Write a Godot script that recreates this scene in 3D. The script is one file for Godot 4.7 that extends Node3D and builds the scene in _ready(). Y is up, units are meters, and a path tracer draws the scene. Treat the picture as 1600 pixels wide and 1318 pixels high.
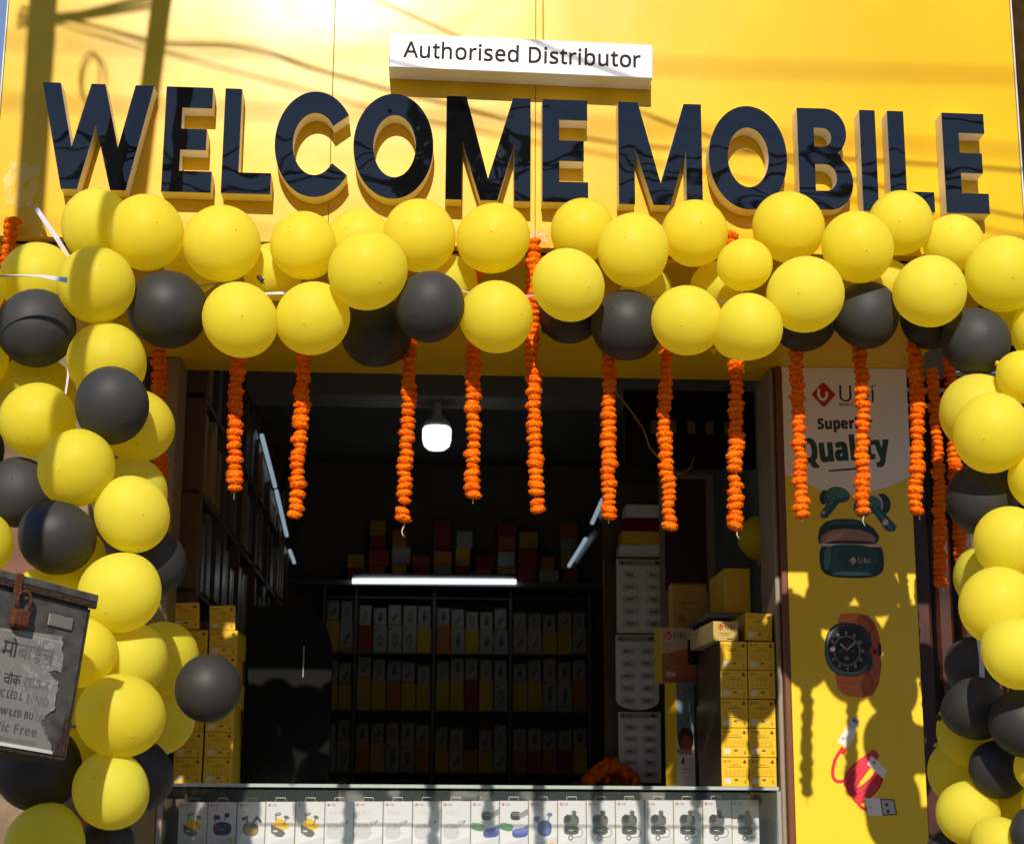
extends Node3D
# A phone shop front dressed with balloons and marigold garlands. Metres; the sign board's face is the plane z = 0, the street is at +z, the shop runs to -z.

# balloons: x, y, z, radius, 0 yellow / 1 black, where (s swag, l left column, r right column)
const BALLOONS := [
	[-0.923, 3.135, 0.107, 0.1002, 0, "s"], [-0.77, 3.087, 0.196, 0.1034, 0, "s"], [-0.57, 3.068, 0.17, 0.1059, 0, "s"],
	[-0.349, 3.073, 0.154, 0.0926, 0, "s"], [-0.204, 3.114, 0.089, 0.0889, 0, "s"], [-0.17, 2.97, 0.27, 0.107, 0, "s"],
	[-0.034, 3.115, 0.14, 0.1022, 0, "s"], [0.168, 3.104, 0.16, 0.1002, 0, "s"], [0.419, 3.155, 0.1, 0.0912, 0, "s"],
	[0.366, 2.944, 0.26, 0.0992, 0, "s"], [0.551, 3.069, 0.19, 0.1015, 0, "s"], [0.728, 3.139, 0.14, 0.0942, 0, "s"],
	[0.849, 3.021, 0.23, 0.0747, 0, "s"], [0.995, 3.168, 0.13, 0.102, 0, "s"], [1.164, 3.083, 0.22, 0.0999, 0, "s"],
	[1.316, 3.192, 0.12, 0.0919, 0, "s"], [1.471, 3.142, 0.1, 0.0832, 0, "s"], [1.571, 3.023, 0.2, 0.1057, 0, "s"],
	[1.352, 2.954, 0.24, 0.099, 0, "s"], [1.007, 2.933, 0.256, 0.1051, 0, "s"], [-0.709, 2.886, 0.15, 0.1087, 1, "s"],
	[-0.508, 2.846, 0.2, 0.1024, 0, "s"], [-0.317, 2.864, 0.17, 0.1017, 0, "s"], [-0.15, 2.867, 0.04, 0.0994, 1, "s"],
	[-0.002, 2.888, 0.22, 0.0959, 1, "s"], [0.178, 2.878, 0.17, 0.1006, 0, "s"], [0.388, 2.934, 0.04, 0.0878, 1, "s"],
	[0.537, 2.873, 0.132, 0.1, 1, "s"], [0.691, 2.866, 0.218, 0.0966, 0, "s"], [0.846, 2.833, 0.273, 0.0903, 0, "s"],
	[1.048, 2.922, 0.05, 0.09, 1, "s"], [1.206, 2.92, 0.12, 0.0924, 1, "s"], [1.412, 2.936, 0.03, 0.0835, 1, "s"],
	[1.502, 2.84, 0.15, 0.0952, 1, "s"], [1.653, 2.938, 0.038, 0.0727, 0, "s"], [-0.444, 3.034, 0.036, 0.0804, 0, "s"],
	[0.047, 3.012, 0.04, 0.0806, 0, "s"], [0.608, 3.006, 0.02, 0.0724, 0, "s"], [0.809, 3.024, 0.02, 0.0762, 0, "s"],
	[1.297, 3.041, 0.02, 0.0767, 0, "s"], [-0.667, 3.04, 0.03, 0.0749, 0, "s"], [-1.07, 2.977, 0.1, 0.1047, 0, "l"],
	[-0.883, 2.92, 0.25, 0.1029, 0, "l"], [-1.04, 2.807, 0.22, 0.1045, 1, "l"], [-0.852, 2.726, 0.2, 0.1048, 0, "l"],
	[-0.809, 2.578, 0.328, 0.0978, 1, "l"], [-1.013, 2.554, 0.24, 0.0995, 0, "l"], [-0.772, 2.564, 0.156, 0.0983, 0, "l"],
	[-1.067, 2.673, 0.06, 0.104, 0, "l"], [-0.883, 2.41, 0.34, 0.0982, 0, "l"], [-1.059, 2.369, 0.2, 0.0927, 1, "l"],
	[-0.791, 2.384, 0.12, 0.1015, 0, "l"], [-0.748, 2.301, 0.3, 0.0971, 0, "l"], [-0.922, 2.235, 0.34, 0.0957, 1, "l"],
	[-0.718, 2.196, 0.16, 0.0948, 1, "l"], [-0.927, 2.209, 0.14, 0.0917, 0, "l"], [-0.76, 2.102, 0.32, 0.102, 0, "l"],
	[-0.958, 2.071, 0.24, 0.1003, 0, "l"], [-0.844, 1.949, 0.356, 0.0892, 0, "l"], [-0.738, 1.943, 0.233, 0.092, 0, "l"],
	[-0.707, 1.968, -0.042, 0.0997, 0, "l"], [-0.736, 1.797, 0.36, 0.1056, 0, "l"], [-0.548, 1.874, 0.2, 0.086, 1, "l"],
	[-0.727, 1.817, -0.145, 0.1047, 0, "l"], [-0.724, 1.656, 0.16, 0.0954, 1, "l"], [-0.94, 1.675, 0.3, 0.1093, 1, "l"],
	[-0.899, 1.699, 0.1, 0.0787, 0, "l"], [-0.75, 1.618, 0.34, 0.0943, 0, "l"], [-0.896, 1.494, 0.36, 0.096, 0, "l"],
	[-0.789, 1.489, 0.16, 0.0736, 1, "l"], [-0.901, 1.861, 0.094, 0.0795, 0, "l"], [-1.036, 1.824, 0.151, 0.0895, 1, "l"],
	[-1.219, 2.739, 0.15, 0.0988, 0, "l"], [-1.202, 2.477, 0.2, 0.0997, 1, "l"], [-1.149, 2.228, 0.24, 0.0944, 0, "l"],
	[-1.181, 2.053, 0.2, 0.0976, 1, "l"], [-1.142, 1.856, 0.275, 0.0949, 0, "l"], [-1.228, 2.919, 0.2, 0.0952, 0, "l"],
	[1.582, 2.71, 0.28, 0.0716, 0, "r"], [1.501, 2.64, 0.146, 0.1084, 0, "r"], [1.476, 2.548, 0.312, 0.104, 0, "r"],
	[1.491, 2.398, 0.16, 0.0982, 1, "r"], [1.611, 2.429, 0.3, 0.0904, 0, "r"], [1.512, 2.259, 0.3, 0.0962, 0, "r"],
	[1.518, 2.195, 0.097, 0.0951, 0, "r"], [1.459, 2.091, 0.336, 0.1027, 0, "r"], [1.46, 1.962, 0.45, 0.0898, 0, "r"],
	[1.497, 1.963, -0.003, 0.0821, 1, "r"], [1.431, 1.84, 0.192, 0.0831, 1, "r"], [1.507, 1.798, 0.335, 0.0883, 1, "r"],
	[1.462, 1.68, -0.065, 0.0872, 0, "r"], [1.489, 1.688, 0.169, 0.0763, 1, "r"], [1.422, 1.576, 0.107, 0.0835, 0, "r"],
	[1.555, 1.688, 0.273, 0.0616, 0, "r"], [1.465, 1.497, 0.214, 0.0715, 0, "r"], [1.57, 1.576, 0.062, 0.071, 0, "r"],
	[1.523, 1.531, 0.315, 0.0636, 1, "r"], [1.454, 1.775, 0.057, 0.0853, 0, "r"], [1.405, 1.46, 0.021, 0.0779, 1, "r"],
	[1.703, 2.865, 0.168, 0.1023, 0, "r"], [1.732, 2.646, 0.1, 0.1062, 1, "r"], [1.661, 2.187, 0.205, 0.1014, 1, "r"],
	[1.724, 2.064, 0.086, 0.1001, 0, "r"], [1.696, 1.889, 0.149, 0.0978, 0, "r"], [1.725, 1.726, 0.09, 0.0983, 1, "r"],
	[1.635, 1.601, 0.19, 0.0905, 0, "r"]]

# garlands: top x, top y, bottom x, bottom y, z, scale
const GARLANDS := [
	[-0.53, 2.866, -0.529, 2.398, 0, 1], [-0.356, 2.907, -0.356, 2.344, 0, 1], [-0.057, 2.913, -0.065, 2.327, 0, 1], [0.122, 3.047, 0.122, 2.392, 0.02, 1],
	[0.288, 3.142, 0.293, 2.362, 0.03, 1], [0.507, 2.888, 0.496, 2.347, 0, 1], [0.669, 2.891, 0.659, 2.332, 0, 1], [0.851, 3.178, 0.852, 2.331, 0.02, 1],
	[1.035, 2.899, 1.035, 2.358, 0, 1], [1.217, 2.902, 1.209, 2.375, 0, 1], [1.37, 2.944, 1.364, 2.369, 0, 1], [1.613, 2.953, 1.611, 2.24, -0.6, 0.95],
	[1.68, 3.034, 1.677, 2.291, -0.62, 0.95], [-0.902, 3.059, -0.868, 2.53, -0.9, 1.2], [-1.17, 3.164, -1.163, 2.733, 0.04, 1], [-0.848, 1.576, -0.835, 1.445, 0.1, 0.9]]

# straight-sided letters: outline x, y in metres on the board
const LETTERS := [
	["W", [-1.1076, 3.5738, -1.0576, 3.5734, -1.0153, 3.3814, -0.9711, 3.5728, -0.9322, 3.5725, -0.8866, 3.3815, -0.8473, 3.5719, -0.7951, 3.5715, -0.8577, 3.2555, -0.901, 3.2557, -0.9511, 3.449, -0.9926, 3.256, -1.037, 3.2561]],
	["E", [-0.76, 3.2552, -0.622, 3.2547, -0.622, 3.3178, -0.7125, 3.3182, -0.7125, 3.3813, -0.641, 3.381, -0.641, 3.4441, -0.7125, 3.4445, -0.7125, 3.5077, -0.629, 3.5071, -0.629, 3.5702, -0.76, 3.5712]],
	["L", [-0.594, 3.2546, -0.456, 3.2541, -0.456, 3.3171, -0.547, 3.3175, -0.547, 3.5696, -0.594, 3.57]],
	["M", [0.035, 3.2524, 0.081, 3.2522, 0.081, 3.4273, 0.1336, 3.252, 0.1817, 3.2519, 0.2295, 3.4233, 0.2295, 3.2517, 0.2755, 3.2515, 0.2755, 3.5634, 0.225, 3.5638, 0.1552, 3.3176, 0.0915, 3.5648, 0.035, 3.5652]],
	["E", [0.3095, 3.2514, 0.44, 3.251, 0.44, 3.3132, 0.3575, 3.3136, 0.3575, 3.3759, 0.428, 3.3755, 0.428, 3.4378, 0.3575, 3.4382, 0.3575, 3.5005, 0.4385, 3.5, 0.4385, 3.5622, 0.3095, 3.5632]],
	["M", [0.5275, 3.2507, 0.5735, 3.2505, 0.5735, 3.4245, 0.6259, 3.2503, 0.6739, 3.2501, 0.7215, 3.4205, 0.7215, 3.25, 0.7675, 3.2498, 0.7675, 3.5597, 0.7171, 3.5601, 0.6475, 3.3154, 0.5839, 3.5611, 0.5275, 3.5615]],
	["I", [1.229, 3.2482, 1.2745, 3.248, 1.2745, 3.5559, 1.229, 3.5563]],
	["L", [1.3105, 3.2479, 1.437, 3.2475, 1.437, 3.3089, 1.358, 3.3093, 1.358, 3.5553, 1.3105, 3.5557]],
	["E", [1.4705, 3.2474, 1.596, 3.2469, 1.596, 3.3082, 1.518, 3.3086, 1.518, 3.37, 1.583, 3.3696, 1.583, 3.431, 1.518, 3.4313, 1.518, 3.4927, 1.594, 3.4922, 1.594, 3.5535, 1.4705, 3.5545]]]

const COUNTER_X := [-0.8363, -0.7373, -0.637, -0.5388, -0.4368, -0.336, -0.2363, -0.1351, -0.0338, 0.0656, 0.1673, 0.267, 0.3682, 0.4691, 0.5693, 0.6708, 0.7725, 0.8744, 0.9765, 1.0787, 1.1767]


var M := {}
var taken := {}
var rng := RandomNumberGenerator.new()
var flowers: Array = []

# ---------------------------------------------------------------- naming and tagging
func numbered(called: String) -> String:
	var n: int = taken.get(called, 0)
	taken[called] = n + 1
	return called if n == 0 else "%s_%03d" % [called, n]

func tag(o: Node, label: String, category: String, group := "", kind := "") -> Node:
	if label: o.set_meta("label", label)
	if category: o.set_meta("category", category)
	if group: o.set_meta("group", group)
	if kind: o.set_meta("kind", kind)
	return o

func thing(called: String, label: String, category: String, at := Vector3.ZERO, group := "") -> Node3D:
	var o := Node3D.new()
	o.name = numbered(called)
	add_child(o)
	o.position = at
	tag(o, label, category, group)
	return o

func part(called: String, mesh: Mesh, mat: Material, parent: Node, at := Vector3.ZERO) -> MeshInstance3D:
	var o := MeshInstance3D.new()
	o.name = called if parent != self else numbered(called)
	o.mesh = mesh
	o.material_override = mat
	parent.add_child(o, true)
	o.position = at
	return o

# ---------------------------------------------------------------- shapes
func st_new() -> SurfaceTool:
	var st := SurfaceTool.new()
	st.begin(Mesh.PRIMITIVE_TRIANGLES)
	st.set_smooth_group(-1)
	return st

func quad(st: SurfaceTool, a: Vector3, b: Vector3, c: Vector3, d: Vector3) -> void:
	# a b c d counter-clockwise seen from outside
	for v in [a, c, b, a, d, c]: st.add_vertex(v)

func quad_uv(st: SurfaceTool, a: Vector3, b: Vector3, c: Vector3, d: Vector3) -> void:
	# a bottom-left, b bottom-right, c top-right, d top-left
	var p := [a, c, b, a, d, c]
	var u := [Vector2(0, 1), Vector2(1, 0), Vector2(1, 1), Vector2(0, 1), Vector2(0, 0), Vector2(1, 0)]
	for i in 6:
		st.set_uv(u[i]); st.add_vertex(p[i])

func done(st: SurfaceTool) -> ArrayMesh:
	st.generate_normals()
	return st.commit()

func add_box(st: SurfaceTool, lo: Vector3, hi: Vector3, bev := 0.0) -> void:
	# a box, its twelve edges chamfered by bev
	var b := bev
	var c := (lo + hi) / 2.0
	var h := (hi - lo) / 2.0
	b = minf(b, minf(h.x, minf(h.y, h.z)) * 0.8)
	var ax := [Vector3.RIGHT, Vector3.UP, Vector3.BACK]
	for i in 3:
		var n: Vector3 = ax[i]
		var u: Vector3 = ax[(i + 1) % 3]
		var v: Vector3 = ax[(i + 2) % 3]
		var hn := h.dot(n); var hu := h.dot(u) - b; var hv := h.dot(v) - b
		for s in [1.0, -1.0]:
			var o: Vector3 = c + n * hn * s
			var q := [o - u * hu - v * hv, o + u * hu - v * hv, o + u * hu + v * hv, o - u * hu + v * hv]
			if s > 0.0: quad(st, q[0], q[1], q[2], q[3])
			else: quad(st, q[3], q[2], q[1], q[0])
	if b <= 0.0: return
	for i in 3:
		var n: Vector3 = ax[i]
		var u: Vector3 = ax[(i + 1) % 3]
		var v: Vector3 = ax[(i + 2) % 3]
		var hn := h.dot(n) - b
		for su in [1.0, -1.0]:
			for sv in [1.0, -1.0]:
				var p0: Vector3 = c + u * su * h.dot(u) + v * sv * (h.dot(v) - b)
				var p1: Vector3 = c + u * su * (h.dot(u) - b) + v * sv * h.dot(v)
				var q := [p0 - n * hn, p0 + n * hn, p1 + n * hn, p1 - n * hn]
				if su * sv < 0.0: quad(st, q[0], q[1], q[2], q[3])
				else: quad(st, q[3], q[2], q[1], q[0])
	for sx in [1.0, -1.0]:
		for sy in [1.0, -1.0]:
			for sz in [1.0, -1.0]:
				var k := Vector3(sx, sy, sz)
				var p0 := c + k * Vector3(h.x, h.y - b, h.z - b)
				var p1 := c + k * Vector3(h.x - b, h.y, h.z - b)
				var p2 := c + k * Vector3(h.x - b, h.y - b, h.z)
				var vs := [p0, p2, p1] if sx * sy * sz > 0.0 else [p0, p1, p2]
				for v in vs: st.add_vertex(v)

func box(lo: Vector3, hi: Vector3, bev := 0.0) -> ArrayMesh:
	var st := st_new()
	add_box(st, lo, hi, bev)
	return done(st)

func lathe(profile: Array, n := 24) -> ArrayMesh:
	# profile: Vector2(radius, y) from top to bottom, smooth
	var st := SurfaceTool.new()
	st.begin(Mesh.PRIMITIVE_TRIANGLES)
	st.set_smooth_group(0)
	var m := profile.size()
	for i in m - 1:
		for k in n:
			var a0 := TAU * k / n; var a1 := TAU * (k + 1) / n
			if k == n - 1: a1 = 0.0
			var p: Vector2 = profile[i]; var q: Vector2 = profile[i + 1]
			var A := Vector3(p.x * cos(a0), p.y, p.x * sin(a0)); var B := Vector3(p.x * cos(a1), p.y, p.x * sin(a1))
			var C := Vector3(q.x * cos(a1), q.y, q.x * sin(a1)); var D := Vector3(q.x * cos(a0), q.y, q.x * sin(a0))
			if p.x > 1e-6:
				st.add_vertex(A); st.add_vertex(B); st.add_vertex(C if q.x > 1e-6 else D)
			if q.x > 1e-6:
				st.add_vertex(A); st.add_vertex(C); st.add_vertex(D)
	st.index()
	st.generate_normals()
	return st.commit()

func add_tube(st: SurfaceTool, pts: Array, r: float, n := 8, r_end := -1.0) -> void:
	var rings := []
	var up := Vector3(0.137, 0.98, 0.21).normalized()
	for i in pts.size():
		var t: Vector3 = (pts[mini(i + 1, pts.size() - 1)] - pts[maxi(i - 1, 0)]).normalized()
		var x := up.cross(t)
		if x.length() < 0.05: x = Vector3.RIGHT.cross(t)
		x = x.normalized()
		var y := t.cross(x)
		var rr := r if r_end < 0.0 else lerpf(r, r_end, float(i) / (pts.size() - 1))
		var ring := []
		for k in n: ring.append(pts[i] + (x * cos(TAU * k / n) + y * sin(TAU * k / n)) * rr)
		rings.append(ring)
	for i in pts.size() - 1:
		for k in n:
			var k2 := (k + 1) % n
			quad(st, rings[i][k], rings[i][k2], rings[i + 1][k2], rings[i + 1][k])
	for k in range(1, n - 1):
		for v in [rings[0][0], rings[0][k], rings[0][k + 1]]: st.add_vertex(v)
		for v in [rings[-1][0], rings[-1][k + 1], rings[-1][k]]: st.add_vertex(v)

func tube(pts: Array, r: float, n := 8, r_end := -1.0) -> ArrayMesh:
	var st := SurfaceTool.new()
	st.begin(Mesh.PRIMITIVE_TRIANGLES)
	st.set_smooth_group(0)
	add_tube(st, pts, r, n, r_end)
	return done(st)

func sheet(lo: Vector2, hi: Vector2, z := 0.0) -> ArrayMesh:
	var st := st_new()
	quad_uv(st, Vector3(lo.x, lo.y, z), Vector3(hi.x, lo.y, z), Vector3(hi.x, hi.y, z), Vector3(lo.x, hi.y, z))
	return done(st)

# a flat outline pushed from z0 to z1: loops are closed outlines (first turns counter-clockwise, holes clockwise), strips fill the face
func face_tris(pts: PackedVector2Array) -> Array:
	var out := []
	var t := Geometry2D.triangulate_polygon(pts)
	for i in range(0, t.size(), 3): out.append([pts[t[i]], pts[t[i + 1]], pts[t[i + 2]]])
	return out

func strip_tris(a: Array, b: Array) -> Array:
	var out := []
	for i in a.size() - 1:
		out.append([a[i], b[i], b[i + 1]]); out.append([a[i], b[i + 1], a[i + 1]])
	return out

func face_mesh(tris: Array, z: float) -> ArrayMesh:
	var st := st_new()
	for t in tris:
		var w: float = (t[1] - t[0]).cross(t[2] - t[0])
		var order := [0, 2, 1] if w > 0.0 else [0, 1, 2]
		for i in order: st.add_vertex(Vector3(t[i].x, t[i].y, z))
	return done(st)

func side_mesh(loops: Array, z0: float, z1: float, smooth: bool, back := []) -> ArrayMesh:
	var st := SurfaceTool.new()
	st.begin(Mesh.PRIMITIVE_TRIANGLES)
	st.set_smooth_group(0 if smooth else -1)
	for l in loops:
		for i in l.size():
			var a: Vector2 = l[i]; var b: Vector2 = l[(i + 1) % l.size()]
			quad(st, Vector3(a.x, a.y, z1), Vector3(a.x, a.y, z0), Vector3(b.x, b.y, z0), Vector3(b.x, b.y, z1))
	st.set_smooth_group(-1)
	for t in back:
		var w: float = (t[1] - t[0]).cross(t[2] - t[0])
		for i in ([0, 1, 2] if w > 0.0 else [0, 2, 1]): st.add_vertex(Vector3(t[i].x, t[i].y, z0))
	return done(st)

# ---------------------------------------------------------------- flat print
class Print:
	var im: Image
	var k: float
	func _init(w: int, h: int, scale: float, ground: Color) -> void:
		k = scale
		im = Image.create(int(w * k), int(h * k), false, Image.FORMAT_RGBA8)
		im.fill(ground)
	func poly(pts: Array, c: Color) -> void:
		var lo := INF; var hi := -INF
		for p in pts:
			lo = minf(lo, p.y); hi = maxf(hi, p.y)
		var y0 := maxi(0, int(floor(lo * k))); var y1 := mini(im.get_height() - 1, int(ceil(hi * k)))
		for y in range(y0, y1 + 1):
			var yy := (y + 0.5) / k
			var xs := []
			for i in pts.size():
				var a: Vector2 = pts[i]; var b: Vector2 = pts[(i + 1) % pts.size()]
				if (a.y <= yy) != (b.y <= yy): xs.append(a.x + (yy - a.y) / (b.y - a.y) * (b.x - a.x))
			xs.sort()
			for i in range(0, xs.size() - 1, 2):
				var x0 := int(round(xs[i] * k)); var x1 := int(round(xs[i + 1] * k))
				if x1 > x0: im.fill_rect(Rect2i(x0, y, x1 - x0, 1), c)
	func rect(x0: float, y0: float, x1: float, y1: float, c: Color) -> void:
		im.fill_rect(Rect2i(int(x0 * k), int(y0 * k), maxi(1, int((x1 - x0) * k)), maxi(1, int((y1 - y0) * k))), c)
	func oval(cx: float, cy: float, rx: float, ry: float, c: Color, turn := 0.0, power := 2.0) -> void:
		var pts := []
		for i in 48:
			var a := TAU * i / 48
			var q := Vector2(signf(cos(a)) * pow(absf(cos(a)), 2.0 / power) * rx, signf(sin(a)) * pow(absf(sin(a)), 2.0 / power) * ry).rotated(turn)
			pts.append(Vector2(cx, cy) + q)
		poly(pts, c)
	func stroke(pts: Array, w: float, c: Color) -> void:
		for i in pts.size() - 1:
			var a: Vector2 = pts[i]; var b: Vector2 = pts[i + 1]
			var n := (b - a).normalized().orthogonal() * w / 2.0
			poly([a + n, b + n, b - n, a - n], c)
			if i > 0 and w * k > 2.5: oval(a.x, a.y, w / 2.0, w / 2.0, c)
	func curve(pts: Array, w: float, c: Color) -> void:
		var cv := Curve2D.new()
		for i in pts.size():
			var t: Vector2 = (pts[mini(i + 1, pts.size() - 1)] - pts[maxi(i - 1, 0)]) / 6.0
			cv.add_point(pts[i], -t, t)
		stroke(Array(cv.tessellate(3, 6)), w, c)
	func text(s: String, x0: float, y0: float, x1: float, y1: float, c: Color, bold := false, turn := 0.0, serif := false) -> void:
		# the ink fills the box x0..x1, y0..y1, then turns about its left-bottom corner
		var f := SystemFont.new()
		f.font_names = PackedStringArray(["Droid Serif" if serif else "Droid Sans"])
		f.font_weight = 700 if bold else 400
		var tm := TextMesh.new()
		tm.font = f; tm.text = s; tm.font_size = 48; tm.pixel_size = 1.0; tm.depth = 0.0; tm.curve_step = 4.0
		var arr := tm.get_mesh_arrays() if tm.get_surface_count() == 0 else tm.surface_get_arrays(0)
		var v: PackedVector3Array = arr[Mesh.ARRAY_VERTEX]
		var ix = arr[Mesh.ARRAY_INDEX]
		if v.is_empty(): return
		var lo := Vector2(INF, INF); var hi := -lo
		for p in v:
			lo = lo.min(Vector2(p.x, p.y)); hi = hi.max(Vector2(p.x, p.y))
		var q := []
		for p in v:
			var w := Vector2((p.x - lo.x) / (hi.x - lo.x) * (x1 - x0), -(p.y - lo.y) / (hi.y - lo.y) * (y1 - y0)).rotated(turn)
			q.append(Vector2(x0, y1) + w)
		if ix == null or ix.is_empty():
			for i in range(0, q.size(), 3): poly([q[i], q[i + 1], q[i + 2]], c)
		else:
			for i in range(0, ix.size(), 3): poly([q[ix[i]], q[ix[i + 1]], q[ix[i + 2]]], c)
	func logo(x: float, y: float, h: float, red: Color, dark: Color, hole: Color) -> void:
		# a red diamond with a pale U and the word U&i beside it; x, y is the top left, h the height
		var r := h * 0.5
		var c := Vector2(x + r, y + r)
		poly([c + Vector2(-r, 0), c + Vector2(-r * 0.1, -r), c + Vector2(r * 0.1, -r), c + Vector2(r, 0), c + Vector2(r * 0.1, r), c + Vector2(-r * 0.1, r)], red)
		curve([c + Vector2(-r * 0.38, -r * 0.5), c + Vector2(-r * 0.38, r * 0.15), c + Vector2(-r * 0.05, r * 0.45), c + Vector2(r * 0.25, r * 0.15), c + Vector2(r * 0.25, -r * 0.25)], r * 0.24, hole)
		text("U&i", x + h * 1.25, y + h * 0.08, x + h * 2.75, y + h * 0.82, dark)
	func finish() -> ImageTexture:
		if k >= 1.99: im.resize(im.get_width() / 2, im.get_height() / 2, Image.INTERPOLATE_LANCZOS)
		return ImageTexture.create_from_image(im)

# ---------------------------------------------------------------- materials
func lin(r: float, g: float, b: float) -> Color:
	return Color(r, g, b).linear_to_srgb()

func mat(c: Color, rough := 0.7, spec := 0.5, metal := 0.0) -> StandardMaterial3D:
	var m := StandardMaterial3D.new()
	m.albedo_color = c
	m.roughness = rough
	m.metallic_specular = spec
	m.metallic = metal
	return m

func noise_tex(freq: float, lo: Color, hi: Color, sd: int, size := 512, octaves := 5, mid := 0.5) -> NoiseTexture2D:
	var n := FastNoiseLite.new()
	n.seed = sd; n.frequency = freq; n.fractal_octaves = octaves
	var t := NoiseTexture2D.new()
	t.width = size; t.height = size; t.seamless = true; t.noise = n
	var g := Gradient.new()
	g.set_color(0, lo); g.set_color(1, hi)
	g.add_point(mid, lo.lerp(hi, 0.5))
	t.color_ramp = g
	return t

func noise_normal(freq: float, strength: float, sd: int, size := 512, octaves := 4) -> NoiseTexture2D:
	var n := FastNoiseLite.new()
	n.seed = sd; n.frequency = freq; n.fractal_octaves = octaves
	var t := NoiseTexture2D.new()
	t.width = size; t.height = size; t.seamless = true; t.as_normal_map = true; t.bump_strength = strength; t.noise = n
	return t

func grain(m: StandardMaterial3D, tex: Texture2D, scale: float, world := true) -> StandardMaterial3D:
	m.albedo_texture = tex
	m.uv1_triplanar = true; m.uv1_world_triplanar = world
	m.uv1_scale = Vector3.ONE * scale
	return m

func relief(m: StandardMaterial3D, tex: Texture2D, depth: float) -> StandardMaterial3D:
	m.normal_enabled = true; m.normal_texture = tex; m.normal_scale = depth
	return m

func printed(tex: Texture2D, rough := 0.4) -> StandardMaterial3D:
	var m := mat(Color.WHITE, rough)
	m.albedo_texture = tex
	return m

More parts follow.
